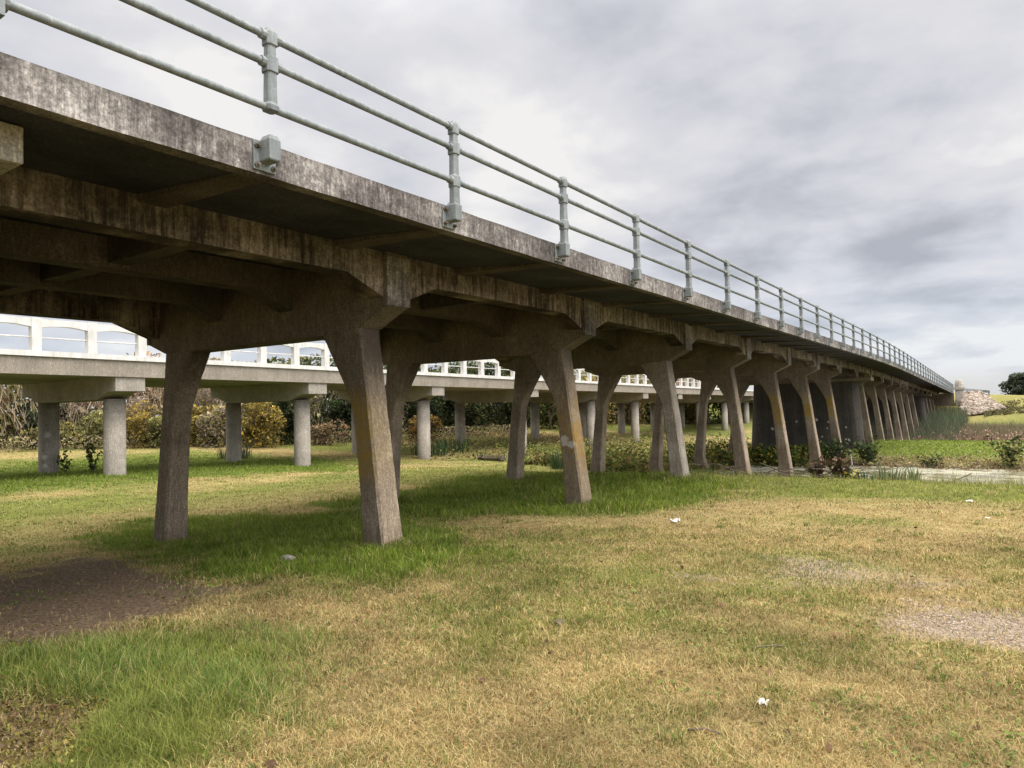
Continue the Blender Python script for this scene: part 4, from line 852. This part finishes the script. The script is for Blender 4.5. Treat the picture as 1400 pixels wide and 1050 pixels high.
flat_weeds(5000, [(.16, .12, .05), (.10, .075, .04), (.22, .17, .08)], .014, .55, 142, 'flattened dead thatch in patches through the turf', 'dead_thatch', (.002, .02))
flat_weeds(320, [(.10, .06, .035), (.15, .09, .05)], .028, .40, 143, 'scattered brown dead leaves on the grass', 'fallen_leaves', (.02, .045))
n = 16000; u = rng.uniform(8, 112, n); v = np.interp(u, [8, 12, 25, 40, 60, 80, 110], [72, 69, 61.5, 53, 51.5, 51, 42]) + rng.uniform(-1.0, 2.0, n); z = ground_z(v, u); t_ = rng.uniform(0, 1, n); hm = 5.9 + 1.4 * (fbm(u * .3, v * .1, 74, 4) - .3) + np.interp(u, [12, 28, 40, 110], [0, 0, .3, .6])
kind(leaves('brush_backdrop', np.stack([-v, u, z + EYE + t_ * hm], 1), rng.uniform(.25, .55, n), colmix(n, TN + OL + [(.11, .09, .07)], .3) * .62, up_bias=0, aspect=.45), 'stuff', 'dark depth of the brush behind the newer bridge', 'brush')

# ------------------------------------------------------------------ stones, litter, wood
def rocks(name, pts, sz, cols, label, cat):
    ico = [(0, 0, 1), (.894, 0, .447), (.276, .851, .447), (-.724, .526, .447), (-.724, -.526, .447), (.276, -.851, .447), (.724, .526, -.447), (-.276, .851, -.447), (-.894, 0, -.447), (-.276, -.851, -.447), (.724, -.526, -.447), (0, 0, -1)]
    F = [(0, 1, 2), (0, 2, 3), (0, 3, 4), (0, 4, 5), (0, 5, 1), (1, 6, 2), (2, 7, 3), (3, 8, 4), (4, 9, 5), (5, 10, 1), (6, 7, 2), (7, 8, 3), (8, 9, 4), (9, 10, 5), (10, 6, 1), (6, 11, 7), (7, 11, 8), (8, 11, 9), (9, 11, 10), (10, 11, 6)]
    n = len(pts); S = (np.asarray(sz)[:, None] * rng.uniform(.6, 1.3, (n, 3)) * np.array([1, 1, .7]))
    V = np.array(ico)[None] * rng.uniform(.75, 1.2, (n, 12, 1)) * S[:, None, :]; a = rng.uniform(0, 6.28, n); ca, sa = np.cos(a)[:, None], np.sin(a)[:, None]
    V = np.stack([V[..., 0] * ca - V[..., 1] * sa, V[..., 0] * sa + V[..., 1] * ca, V[..., 2]], -1) + np.asarray(pts)[:, None, :]
    F = (np.arange(n)[:, None, None] * 12 + np.array(F)[None]).reshape(-1, 3); return kind(big(name, V.reshape(-1, 3), F, [], M['stone'], np.repeat(cols, 12, 0)), 'stuff', label, cat)
Q = np.concatenate([rng.uniform((-.2, 7.0), (3, 9.8), (12000, 2)), rng.uniform((-1.4, 5.9), (1.3, 8.6), (18000, 2))]); kq = rng.uniform(0, 1, len(Q)) < np.clip(masks(Q)['grav'] * 1.3 - .35, 0, 1) * np.clip(fbm(Q[:, 0] * 3, Q[:, 1] * 3, 99, 4) * 4 - 1.3, .15, 1); Q = Q[kq]
rocks('gravel', np.stack([-Q[:, 0], Q[:, 1], ground_z(Q[:, 0], Q[:, 1]) + EYE + .004], 1), rng.uniform(.003, .010, len(Q)), colmix(len(Q), [(.28, .22, .17), (.34, .28, .225), (.21, .165, .13), (.39, .335, .28)]), 'pinkish grey gravel worn through the grass at right', 'gravel')
# rip-rap slope beside the end pillar
N = 2600; a = rng.uniform(0, 1, N); b = rng.uniform(0, 1, N)
T0, T1, B0, B1 = np.array([4.3, 125.6, .45]), np.array([2.2, 128.2, .75]), np.array([4.4, 117.0, -2.75]), np.array([-.8, 118.2, -1.75])
top_ = T0 + (T1 - T0) * a[:, None]; bot = B0 + (B1 - B0) * a[:, None]; R_ = top_ + (bot - top_) * b[:, None]; R_[:, 2] += .12 + rng.uniform(-.05, .1, N)
m = MB(); g_ = [[(T0 + (T1 - T0) * i / 8) + ((B0 + (B1 - B0) * i / 8) - (T0 + (T1 - T0) * i / 8)) * j / 8 for i in range(9)] for j in range(9)]
for j in range(8):
    for i in range(8): m.add([W(*g_[j][i][:2], g_[j][i][2] - .12), W(*g_[j][i + 1][:2], g_[j][i + 1][2] - .12), W(*g_[j + 1][i + 1][:2], g_[j + 1][i + 1][2] - .12), W(*g_[j + 1][i][:2], g_[j + 1][i][2] - .12)], [(0, 1, 2, 3)])
kind(m.build('embankment', M['ground']), 'structure')
rocks('riprap', np.stack([-R_[:, 0], R_[:, 1], R_[:, 2] + EYE - .1], 1), rng.uniform(.12, .34, N), colmix(N, [(.20, .16, .13), (.26, .215, .18), (.15, .12, .10), (.34, .30, .255)]), 'pinkish broken stone covering the slope beside the end pillar', 'stones')
def litter(name, v, u, sx_, sy_, sz_, label, cat, mat, seed):
    R = random.Random(seed); p = GW(v, u, .02); vs = []; fs = []; n = 7
    for i in range(n):
        for j in range(n):
            a = (i / (n - 1) - .5); b = (j / (n - 1) - .5); k = 1 - .35 * R.random() * (abs(a) + abs(b)); vs.append((p.x + a * sx_ * k * 2, p.y + b * sy_ * k * 2, p.z + sz_ * (R.random() ** 1.4)))
    for i in range(n - 1):
        for j in range(n - 1): fs.append((i * n + j, i * n + j + 1, (i + 1) * n + j + 1, (i + 1) * n + j))
    return tag(link(name, vs, fs, mat), label, cat)
litter('crumpled_paper', 4.61, 11.58, .1, .07, .07, 'crumpled white paper on straw grass near the second leg', 'litter', M['paper'], 1)
litter('plastic_scrap', 1.23, 4.38, .035, .03, .03, 'white plastic scrap on dry grass in the foreground', 'litter', M['paper'], 2)
litter('paper_scrap', .53, 16.44, .06, .035, .03, 'white scrap lying in green grass near the pond at right', 'litter', M['paper'], 3)
litter('paper_scrap', .21, 14.03, .035, .03, .02, 'small white scrap at the straw edge, far right', 'litter', M['paper'], 4)
def chunk(name, v, u, s, label, cat, mat, seed, sq=(1, 1, .45)):
    R = random.Random(seed); p = GW(v, u, s * .4); rings = []
    for z, k in ((-.4, .8), (-.1, 1), (.25, .97), (.45, .7)): rings.append([(p.x + s * sq[0] * k * math.cos(a) * R.uniform(.8, 1.15), p.y + s * sq[1] * k * math.sin(a) * R.uniform(.8, 1.15), p.z + s * z * sq[2] * 2) for a in np.linspace(0, 2 * math.pi, 10)[:-1]])
    m = MB(); m.loft(rings); return tag(m.build(name, mat), label, cat)
chunk('concrete_chunk', 7.88, 6.14, .13, 'flat pale broken concrete chunk in lush grass between the nearest legs', 'rubble', M['new_cap'], 5, (1.0, .6, .42))
chunk('dung_clod', 3.15, 5.24, .05, 'dark clod lying on the dry grass in the middle', 'clod', M['bark'], 6)
def stick(name, pts, r, label, cat='stick', mat=None):
    m = MB(); m.tube([GW(v, u, dz) for v, u, dz in pts], r, 6); return tag(m.build(name, mat or M['bark']), label, cat)
stick('dead_stick', [(1.48, 3.80, .02), (1.40, 3.84, .03), (1.30, 3.84, .02)], .006, 'short brown stick at the bottom of the dry grass')
stick('dead_stick', [(7.0, 2.5, .02), (6.88, 2.58, .03), (6.7, 2.66, .02)], .008, 'pale stick lying on the dirt at the left edge')
stick('dead_stick', [(1.55, 5.35, .03), (1.42, 5.45, .04), (1.38, 5.5, .03)], .006, 'pale twig in the green patch at right')
stick('dead_stick', [(.8, 3.3, .02), (.72, 3.42, .03), (.6, 3.5, .02)], .007, 'thin dark twig near the bottom edge at right')
stick('fallen_log', [(26.6, 35.2, .15), (25.4, 34.8, .16), (24.0, 34.0, .2)], .2, 'dark fallen log lying beyond the old bridge legs', 'log')
m = MB(); m.tube([W(6.62, 41.6, -2.7), W(6.5, 41.2, -3.2), W(6.36, 40.6, -3.75)], .035, 8); tag(m.build('leaning_pole', M['paper']), 'thin white pole slanting into the pond below the last upright leg', 'pole')
m = MB()
for i in range(90):
    v0, u0 = rs.uniform(3.4, 8.2), rs.uniform(22.6, 25.4); p = GW(v0, u0, rs.uniform(0, .35)); a = rs.uniform(0, 6.28); l_ = rs.uniform(.3, 1.1); d = Vector((math.cos(a), math.sin(a), rs.uniform(-.15, .35))) * l_
    m.tube([p, p + d * .5 + Vector((0, 0, rs.uniform(-.06, .1))), p + d], [.02, .016, .006], 4)
kind(m.build('driftwood', M['bark']), 'stuff', 'tangle of driftwood twigs around the feet of the fourth and fifth legs', 'driftwood')
stick('dead_branch', [(1.75, 24.9, .05), (1.4, 24.6, .35), (.7, 24.3, .62)], .018, 'bent bare branch leaning from the pond edge at right', 'branch')
